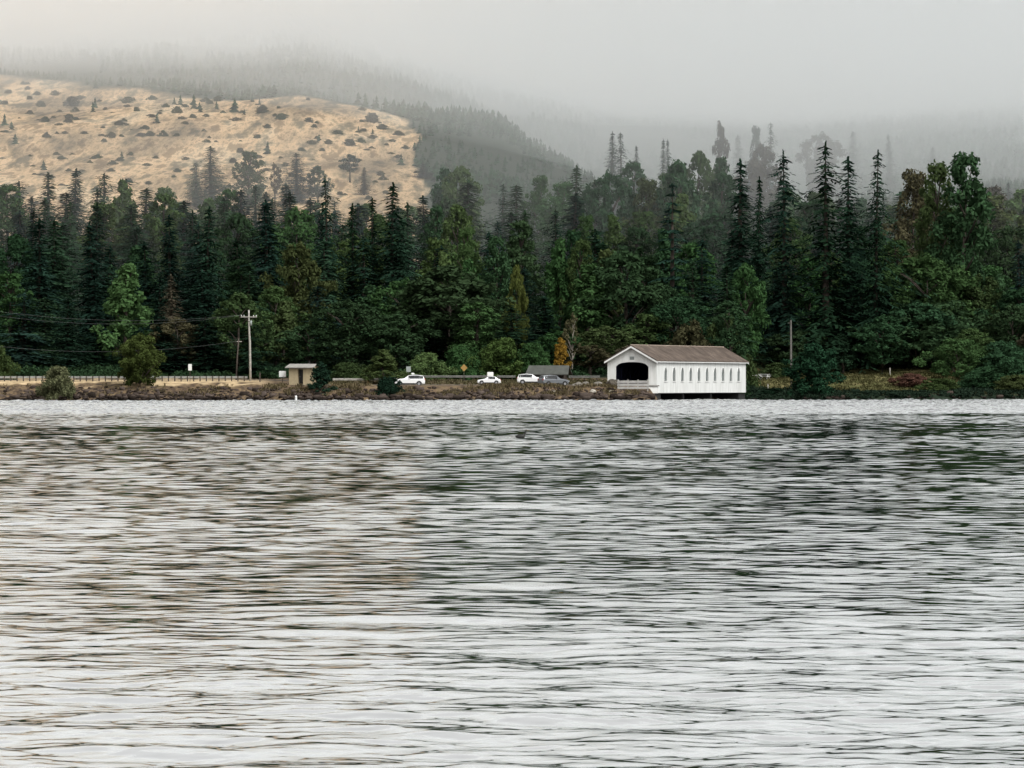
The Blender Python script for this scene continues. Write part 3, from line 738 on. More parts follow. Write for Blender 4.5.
# far wood on the misty slopes: one mass
def far_wood():
    rs = np.random.default_rng(17); Vs = []; Fs = []; base = 0
    px = rs.uniform(-120, 1150, 60000); y = rs.uniform(1500, 3400, 60000); x = X(px, 1) * y
    ok = (rs.random(60000) < y / 3400) & ((field_mask(x, y) < .05) | (rs.random(60000) < .012)) & (vnoise(x, y * .5, 70, 61, 2) > -.35) & ~((y < 1800) & (px < 432))
    pts = np.stack([x[ok], y[ok]], -1)[:19000]
    P = np.array(pts); G = ground_np(P[:, 0], P[:, 1])
    NZ = vnoise(P[:, 0], P[:, 1] * .5, 110, 62, 2)
    for q, ((x, y), g) in enumerate(zip(P, G)):
        h = rs.uniform(2.4, 6.0) * (.95 + .5 * NZ[q]); rad = h * rs.uniform(.28, .42); n = 6; lv = 4
        for k in range(lv):
            z0 = g + h * (.08 + .84 * k / lv); z1 = z0 + h * .27; r0 = rad * (1 - k / lv) ** .8 * rs.uniform(.8, 1.2)
            a = np.arange(n) / n * 6.283 + rs.random() * 6.28; rr = r0 * rs.uniform(.55, 1.25, n)
            ring = np.stack([x + np.cos(a) * rr, y + np.sin(a) * rr, z0 + rs.uniform(-.06, .06, n) * h], -1)
            Vs.append(ring); Vs.append(np.array([[x, y, min(z1, g + h)]]))
            i = np.arange(n); Fs.append(np.stack([base + i, base + (i + 1) % n, np.full(n, base + n)], -1)); base += n + 1
    return np_mesh('far_wood', np.concatenate(Vs), np.concatenate(Fs))
o = link('far_wood', far_wood(), leaf_mat('far_needles', (0.026, 0.056, 0.034), .1, .03, .55))
tag(o, 'misty young forest covering the far slopes', 'forest', kind='stuff')

# ------------------------------------------------------------------ bank: stones and dry weeds
def riprap():
    rs = np.random.default_rng(4)
    ico = bmesh.new(); bmesh.ops.create_icosphere(ico, subdivisions=2, radius=1)
    v0 = np.array([v.co[:] for v in ico.verts]); f0 = np.array([[v.index for v in f.verts] for f in ico.faces]); ico.free()
    Vs = []; Fs = []; base = 0; n = 0
    while n < 3200:
        px = rs.uniform(-60, 1084)
        if px < 652: y = rs.uniform(784.5, 793) if px > 280 else rs.uniform(794.5, 803)
        else:
            if rs.random() < .85 or px < 748: continue
            y = rs.uniform(850, 857)
        x = X(px, y); g = ground(x, y)
        if g < -.35 or (g > 1.0 and rs.random() < (g - .9) / 1.5): continue
        s = rs.uniform(.10, .30) * (1.9 if rs.random() < .06 else 1) * (1.25 if g < .8 else .9)
        v = v0 * (1 + .28 * vnoise(v0[:, 0] + n * 1.7, v0[:, 1] + v0[:, 2] * 1.3, .9, n % 50, 2))[:, None]
        v = np.clip(v, -.78, .78) * s * rs.uniform(.7, 1.35, 3) * (1.2, 1.1, .8)
        a = rs.random() * 6.28; ca, sa = math.cos(a), math.sin(a)
        v = np.stack([v[:, 0]*ca - v[:, 1]*sa, v[:, 0]*sa + v[:, 1]*ca, v[:, 2]], -1) + (x, y, g + s * .2)
        Vs.append(v); Fs.append(f0 + base); base += len(v); n += 1
    return np_mesh('riprap', np.concatenate(Vs), np.concatenate(Fs))
def shade_low(m, z0, z1, k):
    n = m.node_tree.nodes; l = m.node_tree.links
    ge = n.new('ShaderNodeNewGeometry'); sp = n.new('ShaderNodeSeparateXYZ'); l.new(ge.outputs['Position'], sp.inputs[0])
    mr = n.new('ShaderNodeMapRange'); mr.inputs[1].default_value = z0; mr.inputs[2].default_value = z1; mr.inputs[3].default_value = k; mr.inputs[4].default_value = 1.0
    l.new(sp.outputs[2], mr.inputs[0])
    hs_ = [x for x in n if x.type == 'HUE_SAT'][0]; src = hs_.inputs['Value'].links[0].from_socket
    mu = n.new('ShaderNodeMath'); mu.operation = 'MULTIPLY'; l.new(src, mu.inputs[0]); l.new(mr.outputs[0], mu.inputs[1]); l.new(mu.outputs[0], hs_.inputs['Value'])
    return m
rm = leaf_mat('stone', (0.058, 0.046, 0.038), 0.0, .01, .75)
shade_low(rm, .35, .75, .35)  # shadow at the foot of the bank painted into the stone colour
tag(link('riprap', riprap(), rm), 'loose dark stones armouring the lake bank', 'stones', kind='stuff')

def weeds(name, n, pick_spot, hmin, hmax, mat, label):
    rs = np.random.default_rng(len(name)); P = []; U = []; W = []
    c = 0
    while c < n:
        s = pick_spot(rs)
        if s is None: continue
        x, y = s; g = ground(x, y)
        if g < .45: continue
        hh = rs.uniform(hmin, hmax)
        for k in range(7):
            a = rs.random() * 6.28; q = rs.normal(scale=.22, size=2)
            P.append((x + q[0], y + q[1], g + hh * .42)); U.append((math.cos(a) * .12, math.sin(a) * .12, hh * .5)); W.append((-math.sin(a) * .06, math.cos(a) * .06, 0))
        c += 1
    o = link(name, cards_mesh(name, P, U, W), mat); tag(o, label, 'grass', kind='stuff')
def s_bank(rs):
    px = rs.uniform(-50, 655); y = rs.uniform(788, 796) if px > 285 else rs.uniform(798, 804)
    if px < 255 and rs.random() < .75: return None
    x = X(px, y); return (x, y) if vnoise(np.array([x]), np.array([y]), 3.0, 77, 2)[0] > .05 else None
def s_mid(rs):
    px = rs.uniform(300, 655); y = rs.uniform(808, 826); x = X(px, y); return (x, y)
def s_lawn(rs):
    px = rs.uniform(750, 1070); y = rs.uniform(857, 908); return (X(px, y), y)
weeds('bank_grass', 1100, s_bank, .2, .55, leaf_mat('dry_grass', (0.135, 0.105, 0.06), .2, .02, .45), 'dry tan grass growing on the lake bank')
weeds('verge_grass', 1300, s_mid, .15, .4, leaf_mat('verge_grass', (0.085, 0.072, 0.04), .2, .03, .4), 'brown-green verge grass behind the parked cars')
weeds('meadow_grass', 3800, s_lawn, .15, .4, leaf_mat('meadow_grass', (0.085, 0.083, 0.036), .2, .03, .4), 'tan-green meadow grass right of the bridge')

def undergrowth(name, n, spot, hmax, mat, label, leaf=.22):
    rs = np.random.default_rng(len(name) * 7); P = []; U = []; W = []
    for i in range(n):
        s = spot(rs)
        if s is None: continue
        x, y = s; g = ground(x, y); hh = hmax * (.55 + .45 * float(vnoise(np.array([x]), np.array([y]), 6.0, 55, 3)[0])) * rs.uniform(.5, 1.1)
        if g < .05: continue
        m = 26; q = rs.normal(size=(m, 3)); q /= np.linalg.norm(q, axis=1)[:, None]; q *= (rs.random(m) ** .4)[:, None]
        nr_ = q + rs.normal(scale=.5, size=(m, 3)) + (0, 0, .5); nr_ /= np.linalg.norm(nr_, axis=1)[:, None]
        u = np.cross(nr_, rs.normal(size=(m, 3))); u /= np.linalg.norm(u, axis=1)[:, None] + 1e-6; v = np.cross(nr_, u)
        P.append(q * np.array([.8, .8, max(.3, hh * .5)]) + (x, y, g + max(.25, hh * .48))); sz = leaf * rs.uniform(.6, 1.3, (m, 1)); U.append(u * sz); W.append(v * sz * .6)
    o = link(name, cards_mesh(name, np.concatenate(P), np.concatenate(U), np.concatenate(W)), mat); tag(o, label, 'undergrowth', kind='stuff')
def s_edge(rs):
    px = rs.uniform(-60, 1084)
    y = rs.uniform(843, 862) if px < 590 else rs.uniform(852, 880) if px < 750 else rs.uniform(906, 926)
    return (X(px, y), y)
def y_ok(rs): return rs.random() < .5
def s_rshore(rs):
    px = rs.uniform(748, 1084)
    if px > 820 and px < 930 and y_ok(rs): return None
    y = rs.uniform(852.6, 859) + (rs.uniform(0, 12) if px > 930 else 0)
    return (X(px, y), y)
undergrowth('undergrowth', 2600, s_edge, 3.4, leaf_mat('undergrowth_leaves', (0.026, 0.048, 0.022), .25, .04, .45), 'dark green undergrowth along the foot of the wood')
undergrowth('shore_undergrowth', 1300, s_rshore, 1.5, leaf_mat('shore_leaves', (0.020, 0.034, 0.022), .2, .03, .4), 'low dark scrub along the water edge right of the bridge', .18)

# road along the shore and the parking strip (thin sheets on the ground)
def strip(name, pts_l, pts_r, mat, lift=.03):
    V = []; F = []
    for (a, b) in zip(pts_l, pts_r):
        for p in (a, b): V.append((p[0], p[1], ground(*p) + lift))
    for i in range(len(pts_l) - 1): F.append((2*i, 2*i+1, 2*i+3, 2*i+2))
    link(name, np_mesh(name, V, F), mat)['kind'] = 'structure'
asph = pmat('asphalt', (0.06, 0.06, 0.06), .9, .2, 1.0, bump=.2)
pxs = list(range(-400, 740, 12))
strip('road', [(X(p, 828), 828) for p in pxs], [(X(p, 836), 836) for p in pxs], asph, .04)
pxs = list(range(300, 600, 10))
strip('parking_strip', [(X(p, 799), 799) for p in pxs], [(X(p, 807.5), 807.5) for p in pxs], pmat('gravel', (.20, .18, .15), .95, .3, 3, bump=.5), .04)

# ------------------------------------------------------------------ covered bridge
def wall_mat():
    m = bpy.data.materials.new('white_boards'); m.use_nodes = True
    n = m.node_tree.nodes; l = m.node_tree.links; b = n['Principled BSDF']
    b.inputs['Roughness'].default_value = .6; b.inputs['Specular IOR Level'].default_value = .2
    tc = n.new('ShaderNodeTexCoord')
    wv = n.new('ShaderNodeTexWave'); wv.bands_direction = 'DIAGONAL'; wv.wave_profile = 'SAW'; wv.inputs['Scale'].default_value = 1.6; wv.inputs['Distortion'].default_value = 0
    mp = n.new('ShaderNodeMapping'); mp.inputs['Scale'].default_value = (1, 1, 0)
    l.new(tc.outputs['Object'], mp.inputs[0]); l.new(mp.outputs[0], wv.inputs[0])
    nz = n.new('ShaderNodeTexNoise'); nz.inputs['Scale'].default_value = .8; nz.inputs['Detail'].default_value = 6
    m2 = n.new('ShaderNodeMapping'); m2.inputs['Scale'].default_value = (2.5, 2.5, .35)
    l.new(tc.outputs['Object'], m2.inputs[0]); l.new(m2.outputs[0], nz.inputs['Vector'])
    cr = n.new('ShaderNodeValToRGB'); cr.color_ramp.elements[0].position = .3; cr.color_ramp.elements[1].position = .62
    cr.color_ramp.elements[0].color = (.60, .605, .57, 1); cr.color_ramp.elements[1].color = (.76, .765, .735, 1)
    l.new(nz.outputs[0], cr.inputs[0]); l.new(cr.outputs[0], b.inputs['Base Color'])
    bp = n.new('ShaderNodeBump'); bp.inputs['Strength'].default_value = .2; bp.inputs['Distance'].default_value = .01
    l.new(wv.outputs[0], bp.inputs['Height']); l.new(bp.outputs[0], b.inputs['Normal'])
    return m
def roof_mat():
    m = bpy.data.materials.new('shingles'); m.use_nodes = True
    n = m.node_tree.nodes; l = m.node_tree.links; b = n['Principled BSDF']; b.inputs['Roughness'].default_value = .95
    b.inputs['Specular IOR Level'].default_value = .1
    tc = n.new('ShaderNodeTexCoord'); br = n.new('ShaderNodeTexBrick')
    br.inputs['Color1'].default_value = (.135, .105, .084, 1); br.inputs['Color2'].default_value = (.09, .072, .060, 1); br.inputs['Mortar'].default_value = (.06, .045, .036, 1)
    br.inputs['Scale'].default_value = 1; br.inputs['Brick Width'].default_value = .5; br.inputs['Row Height'].default_value = .22; br.inputs['Mortar Size'].default_value = .015
    mp = n.new('ShaderNodeMapping'); mp.inputs['Rotation'].default_value = (0, 0, R(90))
    l.new(tc.outputs['Object'], mp.inputs[0]); l.new(mp.outputs[0], br.inputs[0])
    nz = n.new('ShaderNodeTexNoise'); nz.inputs['Scale'].default_value = .5; nz.inputs['Detail'].default_value = 7; l.new(tc.outputs['Object'], nz.inputs['Vector'])
    mx = n.new('ShaderNodeMix'); mx.data_type = 'RGBA'; mx.blend_type = 'OVERLAY'; mx.inputs[0].default_value = .95
    l.new(br.outputs[0], mx.inputs[6]); l.new(nz.outputs[0], mx.inputs[7]); l.new(mx.outputs[2], b.inputs['Base Color'])
    return m
WALL, ROOF = wall_mat(), roof_mat()
BL, BW, ZB, ZE, ZR = 48.5, 7.73, 1.15, 6.05, 8.22
FLOOR = 2.25
axis_ang = math.atan2(46.0, 15.4)                       # bridge axis direction in the ground plane
bridge = empty('covered_bridge', (21.7, 800.0, 0), axis_ang, 'long white covered bridge with brown gable roof and arched dark portal', 'covered bridge')
# local frame: +x along the axis away from the near portal, +y to the far (left) side; the seen long wall is y = 0
def side_wall(y_out, y_in):
    mb = MB(); bays = 10; lead0, lead1 = 4.6, 4.2
    pitch = (BL - lead0 - lead1) / (bays - 1)
    cs = [lead0 + i * pitch for i in range(bays)]
    hw, z0, z1, z2 = .74, 2.95, 4.3, 5.02
    arch = [(-hw, z1)] + [(-hw + hw * t, z1 + (z2 - z1) * (1 - (1 - t) ** 1.9)) for t in (.25, .5, .75)] + [(0, z2)]
    arch = arch + [(-a, b) for a, b in arch[-2::-1]]
    for y, in ((y_out,), (y_in,)):
        xs = 0.0
        for c in cs:
            mb.add([(xs, y, ZB), (c - hw, y, ZB), (c - hw, y, ZE), (xs, y, ZE)], [(0, 1, 2, 3)])
            mb.add([(c - hw, y, ZB), (c + hw, y, ZB), (c + hw, y, z0), (c - hw, y, z0)], [(0, 1, 2, 3)])
            for (a, b), (a2, b2) in zip(arch[:-1], arch[1:]):
                mb.add([(c + a, y, b), (c + a2, y, b2), (c + a2, y, ZE), (c + a, y, ZE)], [(0, 1, 2, 3)])
            xs = c + hw
        mb.add([(xs, y, ZB), (BL, y, ZB), (BL, y, ZE), (xs, y, ZE)], [(0, 1, 2, 3)])
    for c in cs:
        loop = [(c - hw, z0)] + [(c + a, b) for a, b in arch] + [(c + hw, z0)]
        for (a, b), (a2, b2) in zip(loop, loop[1:] + loop[:1]):
            mb.add([(a, y_out, b), (a2, y_out, b2), (a2, y_in, b2), (a, y_in, b)], [(0, 1, 2, 3)])
    mb.add([(0, y_out, ZB), (BL, y_out, ZB), (BL, y_in, ZB), (0, y_in, ZB)], [(0, 1, 2, 3)])
    mb.build('side_wall', WALL, bridge)
    sgn = -1 if y_out < y_in else 1
    for c in cs:
        wf = MB()
        loop = [(c - hw, z0)] + [(c + a, b) for a, b in arch] + [(c + hw, z0)]
        outer = [(c + (p - c) * 1.22, z1 - .5 + (q - z1 + .5) * 1.06) for p, q in loop]
        yo, yf = y_out + sgn * .035, y_out - sgn * .0
        n = len(loop)
        for i in range(n - 1):
            wf.add([(loop[i][0], yo, loop[i][1]), (loop[i+1][0], yo, loop[i+1][1]), (outer[i+1][0], yo, outer[i+1][1]), (outer[i][0], yo, outer[i][1])], [(0, 1, 2, 3)])
            wf.add([(outer[i][0], yo, outer[i][1]), (outer[i+1][0], yo, outer[i+1][1]), (outer[i+1][0], yf, outer[i+1][1]), (outer[i][0], yf, outer[i][1])], [(0, 1, 2, 3)])
        wf.box(c - hw - .14, c + hw + .14, min(y_out + sgn*.10, y_out), max(y_out + sgn*.10, y_out), z0 - .12, z0 - .003)
        fr_ = wf.build('window', M['white'], bridge)
        lv = MB(); z = z0 + .05
        while z < z2 - .1:
            half = hw if z < z1 else hw * max(.05, 1 - ((z - z1) / (z2 - z1)) ** 1.9)
            ya = y_out - sgn * .05; yb = y_out - sgn * .16
            lv.add([(c - half, ya, z), (c + half, ya, z), (c + half, yb, z + .13), (c - half, yb, z + .13)], [(0, 1, 2, 3)])
            z += .115
        lv.build('louvre', M['louvre'], fr_)
side_wall(0.0, .22); side_wall(BW, BW - .22)
def gable(x_out, x_in):
    mb = MB(); c = BW / 2; hw = 2.58; zs, za = 5.1, 5.8
    arch = []
    for i in range(13):
        t = -1 + 2 * i / 12; arch.append((t * hw, zs + (za - zs) * (max(0, 1 - abs(t) ** 2.6)) ** .62))
    def roofz(y): return ZE + (ZR - ZE) * (1 - abs(y - c) / c)
    for x in (x_out, x_in):
        for ya, yb in ((0.003, c - hw), (c + hw, BW - .003)):
            mb.add([(x, ya, ZB), (x, yb, ZB), (x, yb, roofz(yb)), (x, ya, roofz(ya))], [(0, 1, 2, 3)])
        for (a, b), (a2, b2) in zip(arch[:-1], arch[1:]):
            mb.add([(x, c + a, b), (x, c + a2, b2), (x, c + a2, roofz(c + a2)), (x, c + a, roofz(c + a))], [(0, 1, 2, 3)])
    loop = [(c - hw, ZB)] + [(c + a, b) for a, b in arch] + [(c + hw, ZB)]
    for (a, b), (a2, b2) in zip(loop[:-1], loop[1:]):
        mb.add([(x_out, a, b), (x_out, a2, b2), (x_in, a2, b2), (x_in, a, b)], [(0, 1, 2, 3)])
    g = mb.build('gable_wall', WALL, bridge)
    s = -1 if x_out < x_in else 1
    rk = MB()
    for sd in (-1, 1):
        e = c + sd * (c + .33); ez = roofz(c + sd * c) - .33 * (ZR - ZE) / c
        xo, xi = x_out + s * .62, x_out + s * .52
        rk.add([(xo, c, ZR - .02), (xo, e, ez - .02), (xo, e, ez - .27), (xo, c, ZR - .29), (xi, c, ZR - .02), (xi, e, ez - .02), (xi, e, ez - .27), (xi, c, ZR - .29)],
               [(0, 1, 2, 3), (7, 6, 5, 4), (0, 4, 5, 1), (1, 5, 6, 2), (2, 6, 7, 3), (3, 7, 4, 0)])
    rk.build('rake_board', M['white'], bridge)
    vt = MB().box(x_out + s*.03 - .03, x_out + s*.03 + .03, c - .34, c + .34, 6.15, 6.62).build('gable_vent', M['louvre'], bridge)
gable(-.02, .22); gable(BL + .02, BL - .22)
c = BW / 2; sl_ = (ZR - ZE) / c
for sd in (-1, 1):
    e = c + sd * (c + .34); ez = ZE - .34 * sl_
    x0, x1 = -.64, BL + .64; t = .14
    rf = MB().add([(x0, c, ZR + .03), (x1, c, ZR + .03), (x1, e, ez + .03), (x0, e, ez + .03), (x0, c, ZR + .03 + t), (x1, c, ZR + .03 + t), (x1, e, ez + .03 + t), (x0, e, ez + .03 + t)],
                  [(3, 2, 1, 0), (4, 5, 6, 7), (0, 1, 5, 4), (1, 2, 6, 5), (2, 3, 7, 6), (3, 0, 4, 7)]).build('roof', ROOF, bridge)
    MB().box(x0 + .03, x1 - .03, min(e, e - sd*.08), max(e, e - sd*.08), ez - .1, ez + .02).build('fascia', M['white'], bridge)
MB().tube([(-.66, c, ZR + .15), (BL + .66, c, ZR + .15)], .10, 6).build('ridge_cap', pmat('ridge_cap', (.30, .24, .19), .9), bridge)
MB().box(.25, BL - .25, .23, BW - .23, FLOOR - .25, FLOOR).build('deck', M['navy_shade'], bridge)
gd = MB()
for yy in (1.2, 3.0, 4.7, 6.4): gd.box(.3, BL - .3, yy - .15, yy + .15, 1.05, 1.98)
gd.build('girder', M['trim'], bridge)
for y0_, y1_ in ((.232, .262), (BW - .262, BW - .232)): MB().box(.35, BL - .35, y0_, y1_, FLOOR + .003, 5.9).build('darkening_sheet', M['navy_shade'], bridge)  # added sheets that block the louvre light and darken the interior
tr = MB()                                               # timber trusses inside
for yy in (.42, BW - .42):
    tr.box(.4, BL - .4, yy - .14, yy + .14, 5.5, 5.85); tr.box(.4, BL - .4, yy - .14, yy + .14, 2.27, 2.6)
    for i in range(11):
        xx = 1.2 + i * 4.6
        tr.box(xx - .12, xx + .12, yy - .1, yy + .1, 2.6, 5.5)
        if i < 10: tr.tube([(xx, yy, 2.6), (xx + 4.6, yy, 5.5)], .14, 5)
tr.build('truss', M['navy_shade'], bridge)
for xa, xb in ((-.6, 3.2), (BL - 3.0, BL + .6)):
    MB().box(xa, xb, .35, BW - .35, -2.5, 1.04).build('abutment', M['shaded_concrete'], bridge)
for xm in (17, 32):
    MB().box(xm - .5, xm + .5, .9, BW - .9, -3, 1.04).build('pier', M['shaded_concrete'], bridge, .08)
# apron block and wing wall before the portal
wg = empty('wing_wall', (X(652.5, 797.5), 797.5, 0), 0, 'low white concrete block at the right corner of the bridge portal', 'concrete block')
MB().box(-.8, .85, -.5, .6, 1.1, 2.15).build('block', M['white'], wg, .03)
MB().box(-.95, 1.0, -.65, .7, 2.153, 2.36).build('cap', M['concrete'], wg, .02)
br_ = empty('plank_barrier', (X(633, 793.5), 793.5, 0), R(4), 'grey plank barrier standing across the bridge portal', 'barrier')
gz = ground(X(633, 793.5), 793.5)
for i, xx in enumerate((-2.2, -.75, .75, 2.2)): MB().box(xx - .09, xx + .09, -.1, .1, gz - .3, 3.18).build('post', M['concrete'], br_, .01)
for zz in (1.75, 2.2, 2.65): MB().box(-2.35, 2.35, -.16, -.105, zz, zz + .36).build('rail', M['concrete'], br_, .01)

# ------------------------------------------------------------------ cars
def car(label, paint, stations, length, loc, rz, roofbox=None, glass_rows=True, group='cars parked along the shore'):
    """stations along x: (x, half width, sill z, belt z, roof z or None, roof half width)"""
    root = empty('parked_car', loc, rz, label, 'car', group)
    ring = []
    for (x, hw, zs, zb, zr, rw) in stations:
        ring.append([(x, -hw * .9, zs), (x, -hw, zs + .18), (x, -hw, zb - .12), (x, -hw * .97, zb), (x, -rw, zr), (x, -rw * .6, zr + .03),
                     (x, rw * .6, zr + .03), (x, rw, zr), (x, hw * .97, zb), (x, hw, zb - .12), (x, hw, zs + .18), (x, hw * .9, zs)])
    n = len(ring[0]); mb = MB(); vs = [p for r_ in ring for p in r_]; fs = []
    for i in range(len(ring) - 1):
        for k in range(n): fs.append((i*n+k, i*n+(k+1) % n, (i+1)*n+(k+1) % n, (i+1)*n+k))
    fs.append(tuple(range(n))); fs.append(tuple(range((len(ring)-1)*n, len(ring)*n))[::-1])
    mb.add(vs, fs); mb.build('body', paint, root, smooth=False)
    # glass: side windows between belt and roof where there is a cabin, set just proud
    cab = [s for s in stations if s[4] - s[3] > .30]
    for sd in (-1, 1):
        xs = [s[0] for s in cab]
        for j in range(len(cab) - 1):
            a, b = cab[j], cab[j+1]
            if b[0] - a[0] < .25: continue
            pts = []
            for (s, fx) in ((a, .004), (b, -.004)):
                lo, hi = .06, .90
                for q in ((lo, hi) if fx > 0 else (hi, lo)):
                    hw_ = s[1]*.97 + (s[5] - s[1]*.97) * q; pts.append((s[0] + fx, sd * (hw_ + .018), s[3] + (s[4] - s[3]) * q))
            MB().add(pts, [(0, 1, 2, 3)]).build('side_window', M['glass'], root)
    # windscreen and rear screen
    for (a, b, nm) in ((stations[[i for i, s in enumerate(stations) if s in cab][0] - 1], cab[0], 'windscreen'), (cab[-1], stations[[i for i, s in enumerate(stations) if s in cab][-1] + 1], 'rear_window')):
        f = (lambda s: s[4])
        dirn = 1 if nm == 'windscreen' else -1
        lo, hi = (a, b) if nm == 'windscreen' else (b, a)
        p = [(lo[0] + dirn * .06, -lo[5] * .82, lo[4] + .09), (lo[0] + dirn * .06, lo[5] * .82, lo[4] + .09), (hi[0] - dirn * .10, hi[5] * .8, hi[4] - .01), (hi[0] - dirn * .10, -hi[5] * .8, hi[4] - .01)]
        MB().add([(x - dirn * .03, y, z + .03) for x, y, z in p], [(0, 1, 2, 3)]).build(nm, M['glass'], root)
    xf, xr = stations[0][0], stations[-1][0]; hw = max(s[1] for s in stations)
    for wx in (xf + length * .185, xr - length * .19):
        for sd in (-1, 1):
            y0 = sd * (hw - .2); y1 = sd * (hw + .02)
            wm = MB().tube([(wx, y0, .34), (wx, y0 * .99 + y1 * .01, .34), (wx, y1, .34)], [.34, .34, .33], 20)
            wl = wm.build('wheel', M['tyre'], root)
            MB().tube([(wx, y1 - sd * .02, .34), (wx, y1 + sd * .012, .34)], .21, 16).build('rim', M['rim'], wl)
            arc = [(wx + .43 * math.cos(t), .34 + .43 * math.sin(t)) for t in [math.pi * k / 10 for k in range(11)]]
            MB().prism(arc, 'y', sd * (hw - .1), sd * (hw + .008)).build('wheel_arch', M['trim'], root)
    MB().box(xf + length*.25, xr - length*.26, -hw - .006, hw + .006, .24, .42).build('sill_trim', M['trim'], root)
    for sd in (-1, 1):
        s0 = stations[1]; s1 = stations[-2]
        MB().box(xf - .01, xf + .16, sd * hw * .62 - .2, sd * hw * .62 + .2, s0[3] - .2, s0[3] - .05).build('headlight', M['lamp_clear'], root, .01)
        MB().box(xr - .16, xr + .01, sd * hw * .72 - .12, sd * hw * .72 + .12, s1[3] - .22, s1[3] + .06).build('tail_light', M['lamp_red'], root, .01)
        MB().box(cab[0][0] + .05, cab[0][0] + .22, sd * (hw + .02) - .09, sd * (hw + .02) + .09, cab[0][3] + .02, cab[0][3] + .15).build('mirror', paint, root, .02)
    if roofbox: roofbox(root)
    return root
SUV = [(-2.3, .70, .42, .72, .80, .55), (-2.2, .82, .32, .86, .92, .66), (-1.25, .92, .28, 1.02, 1.07, .72), (-.75, .93, .28, 1.05, 1.16, .74), (.0, .93, .28, 1.06, 1.62, .68),
       (.75, .93, .28, 1.07, 1.66, .68), (1.45, .93, .28, 1.08, 1.63, .67), (2.05, .90, .30, 1.08, 1.52, .64), (2.25, .84, .34, 1.08, 1.14, .70), (2.33, .78, .44, .95, 1.0, .62)]
SUV[4] = (-.15, .93, .28, 1.06, 1.58, .68)
CAR = [(-2.25, .70, .38, .62, .68, .55), (-2.12, .82, .28, .74, .80, .66), (-1.2, .88, .26, .90, .95, .70), (-.85, .89, .26, .93, 1.0, .72), (-.15, .89, .26, .95, 1.40, .62),
       (.65, .89, .26, .95, 1.44, .62), (1.25, .88, .26, .95, 1.34, .62), (1.75, .86, .28, .96, 1.02, .70), (2.15, .82, .30, .92, .96, .66), (2.28, .74, .40, .78, .84, .58)]
def park(px, d, by): return (X(px, d), d, Z(by, d))
def small_pod(root): MB().box(.25, .75, -.3, .3, 1.70, 1.98).build('roof_pod', M['sign_white'], root, .08)
def big_box(root): MB().box(-.35, .85, -.5, .5, 1.475, 2.15).build('roof_box', M['white'], root, .06)
car('white SUV with a small pale pod on its roof, leftmost of the parked cars', M['car_white'], SUV, 4.63, park(409.5, 802, 386.0), 0, small_pod)
car('white saloon car with a big white box on its roof', M['car_white'], CAR, 4.53, park(489, 803, 384.9), 0, big_box).scale = (.78, .9, .9)
car('white SUV parked nose right beside the grey SUV', M['car_white'], SUV, 4.63, park(531.5, 803, 384.2), math.pi).scale = (.93, .95, .93)
car('charcoal grey SUV parked at an angle before the shelter', M['car_grey'], SUV, 4.63, park(553.5, 800, 386.2), math.pi + R(32))

# ------------------------------------------------------------------ hut and shelter
d = 807.; hx = X(303, d); hz = Z(383.5, d)
hut = empty('restroom_hut', (hx, d, hz), R(-14), 'small tan hut with pale roof and dark doorway by the bank', 'hut')
HW, HD, HH = 3.6, 2.8, 2.35
MB().box(-HW/2, -.42, -HD/2, HD/2, -.6, HH).box(.42, HW/2, -HD/2, HD/2, -.6, HH).box(-.42, .42, -HD/2 + .8, HD/2, -.6, HH).build('wall', M['hut_wall'], hut)
dr = MB().box(-.40, .40, -HD/2 + .70, -HD/2 + .78, 0, 2.05).build('door', M['trim'], hut)
MB().box(-.32, -.24, -HD/2 + .66, -HD/2 + .70, .95, 1.1).build('handle', M['steel'], dr)
rf = MB()
for sd in (-1, 1):
    e = sd * (HD/2 + .5)
    rf.add([(-HW/2 - .3, 0, 2.86), (HW/2 + .3, 0, 2.86), (HW/2 + .5, e, 2.33), (-HW/2 - .5, e, 2.33), (-HW/2 - .3, 0, 2.98), (HW/2 + .3, 0, 2.98), (HW/2 + .5, e, 2.45), (-HW/2 - .5, e, 2.45)],
           [(0, 1, 2, 3), (4, 5, 6, 7), (2, 3, 7, 6), (1, 2, 6, 5), (0, 3, 7, 4)])
rf.build('roof', M['hut_roof'], hut)
for sd in (-1, 1): MB().prism([(-HD/2 + .05, 2.352), (HD/2 - .05, 2.352), (0, 2.84)], 'x', sd * (HW/2 - .12), sd * (HW/2 - .02)).build('gable_panel', M['hut_wall'], hut)
MB().tube([(.9, .4, 2.6), (.9, .4, 3.35)], .09, 8).build('vent_pipe', M['trim'], hut)

d = 816.; sx = X(549, d); sz = ground(sx, d)
sh = empty('picnic_shelter', (sx, d, sz), R(-8), 'low open shelter with a grey gable roof behind the grey SUV', 'shelter')
zt = Z(374.2, d) - sz; zr = Z(366.3, d) - sz
for xx in (-2.4, 0, 2.4):
    for yy in (-1.6, 1.6): MB().box(xx - .1, xx + .1, yy - .1, yy + .1, -.4, zt).build('post', M['dark_wood'], sh, .01)
rf = MB()
for sd in (-1, 1):
    rf.add([(-3.1, 0, zr), (3.1, 0, zr), (3.3, sd * 2.5, zt - .12), (-3.3, sd * 2.5, zt - .12), (-3.1, 0, zr + .14), (3.1, 0, zr + .14), (3.3, sd * 2.5, zt + .02), (-3.3, sd * 2.5, zt + .02)],
           [(0, 1, 2, 3), (4, 5, 6, 7), (2, 3, 7, 6), (1, 2, 6, 5), (0, 3, 7, 4)])
rf.build('roof', M['shelter_roof'], sh)
MB().box(-2.6, 2.6, 1.65, 1.75, .0, zt - .05).build('back_panel', M['dark_wood'], sh)
MB().box(2.3, 2.4, -1.5, 1.5, .0, zt - .02).build('end_panel', M['dark_wood'], sh)
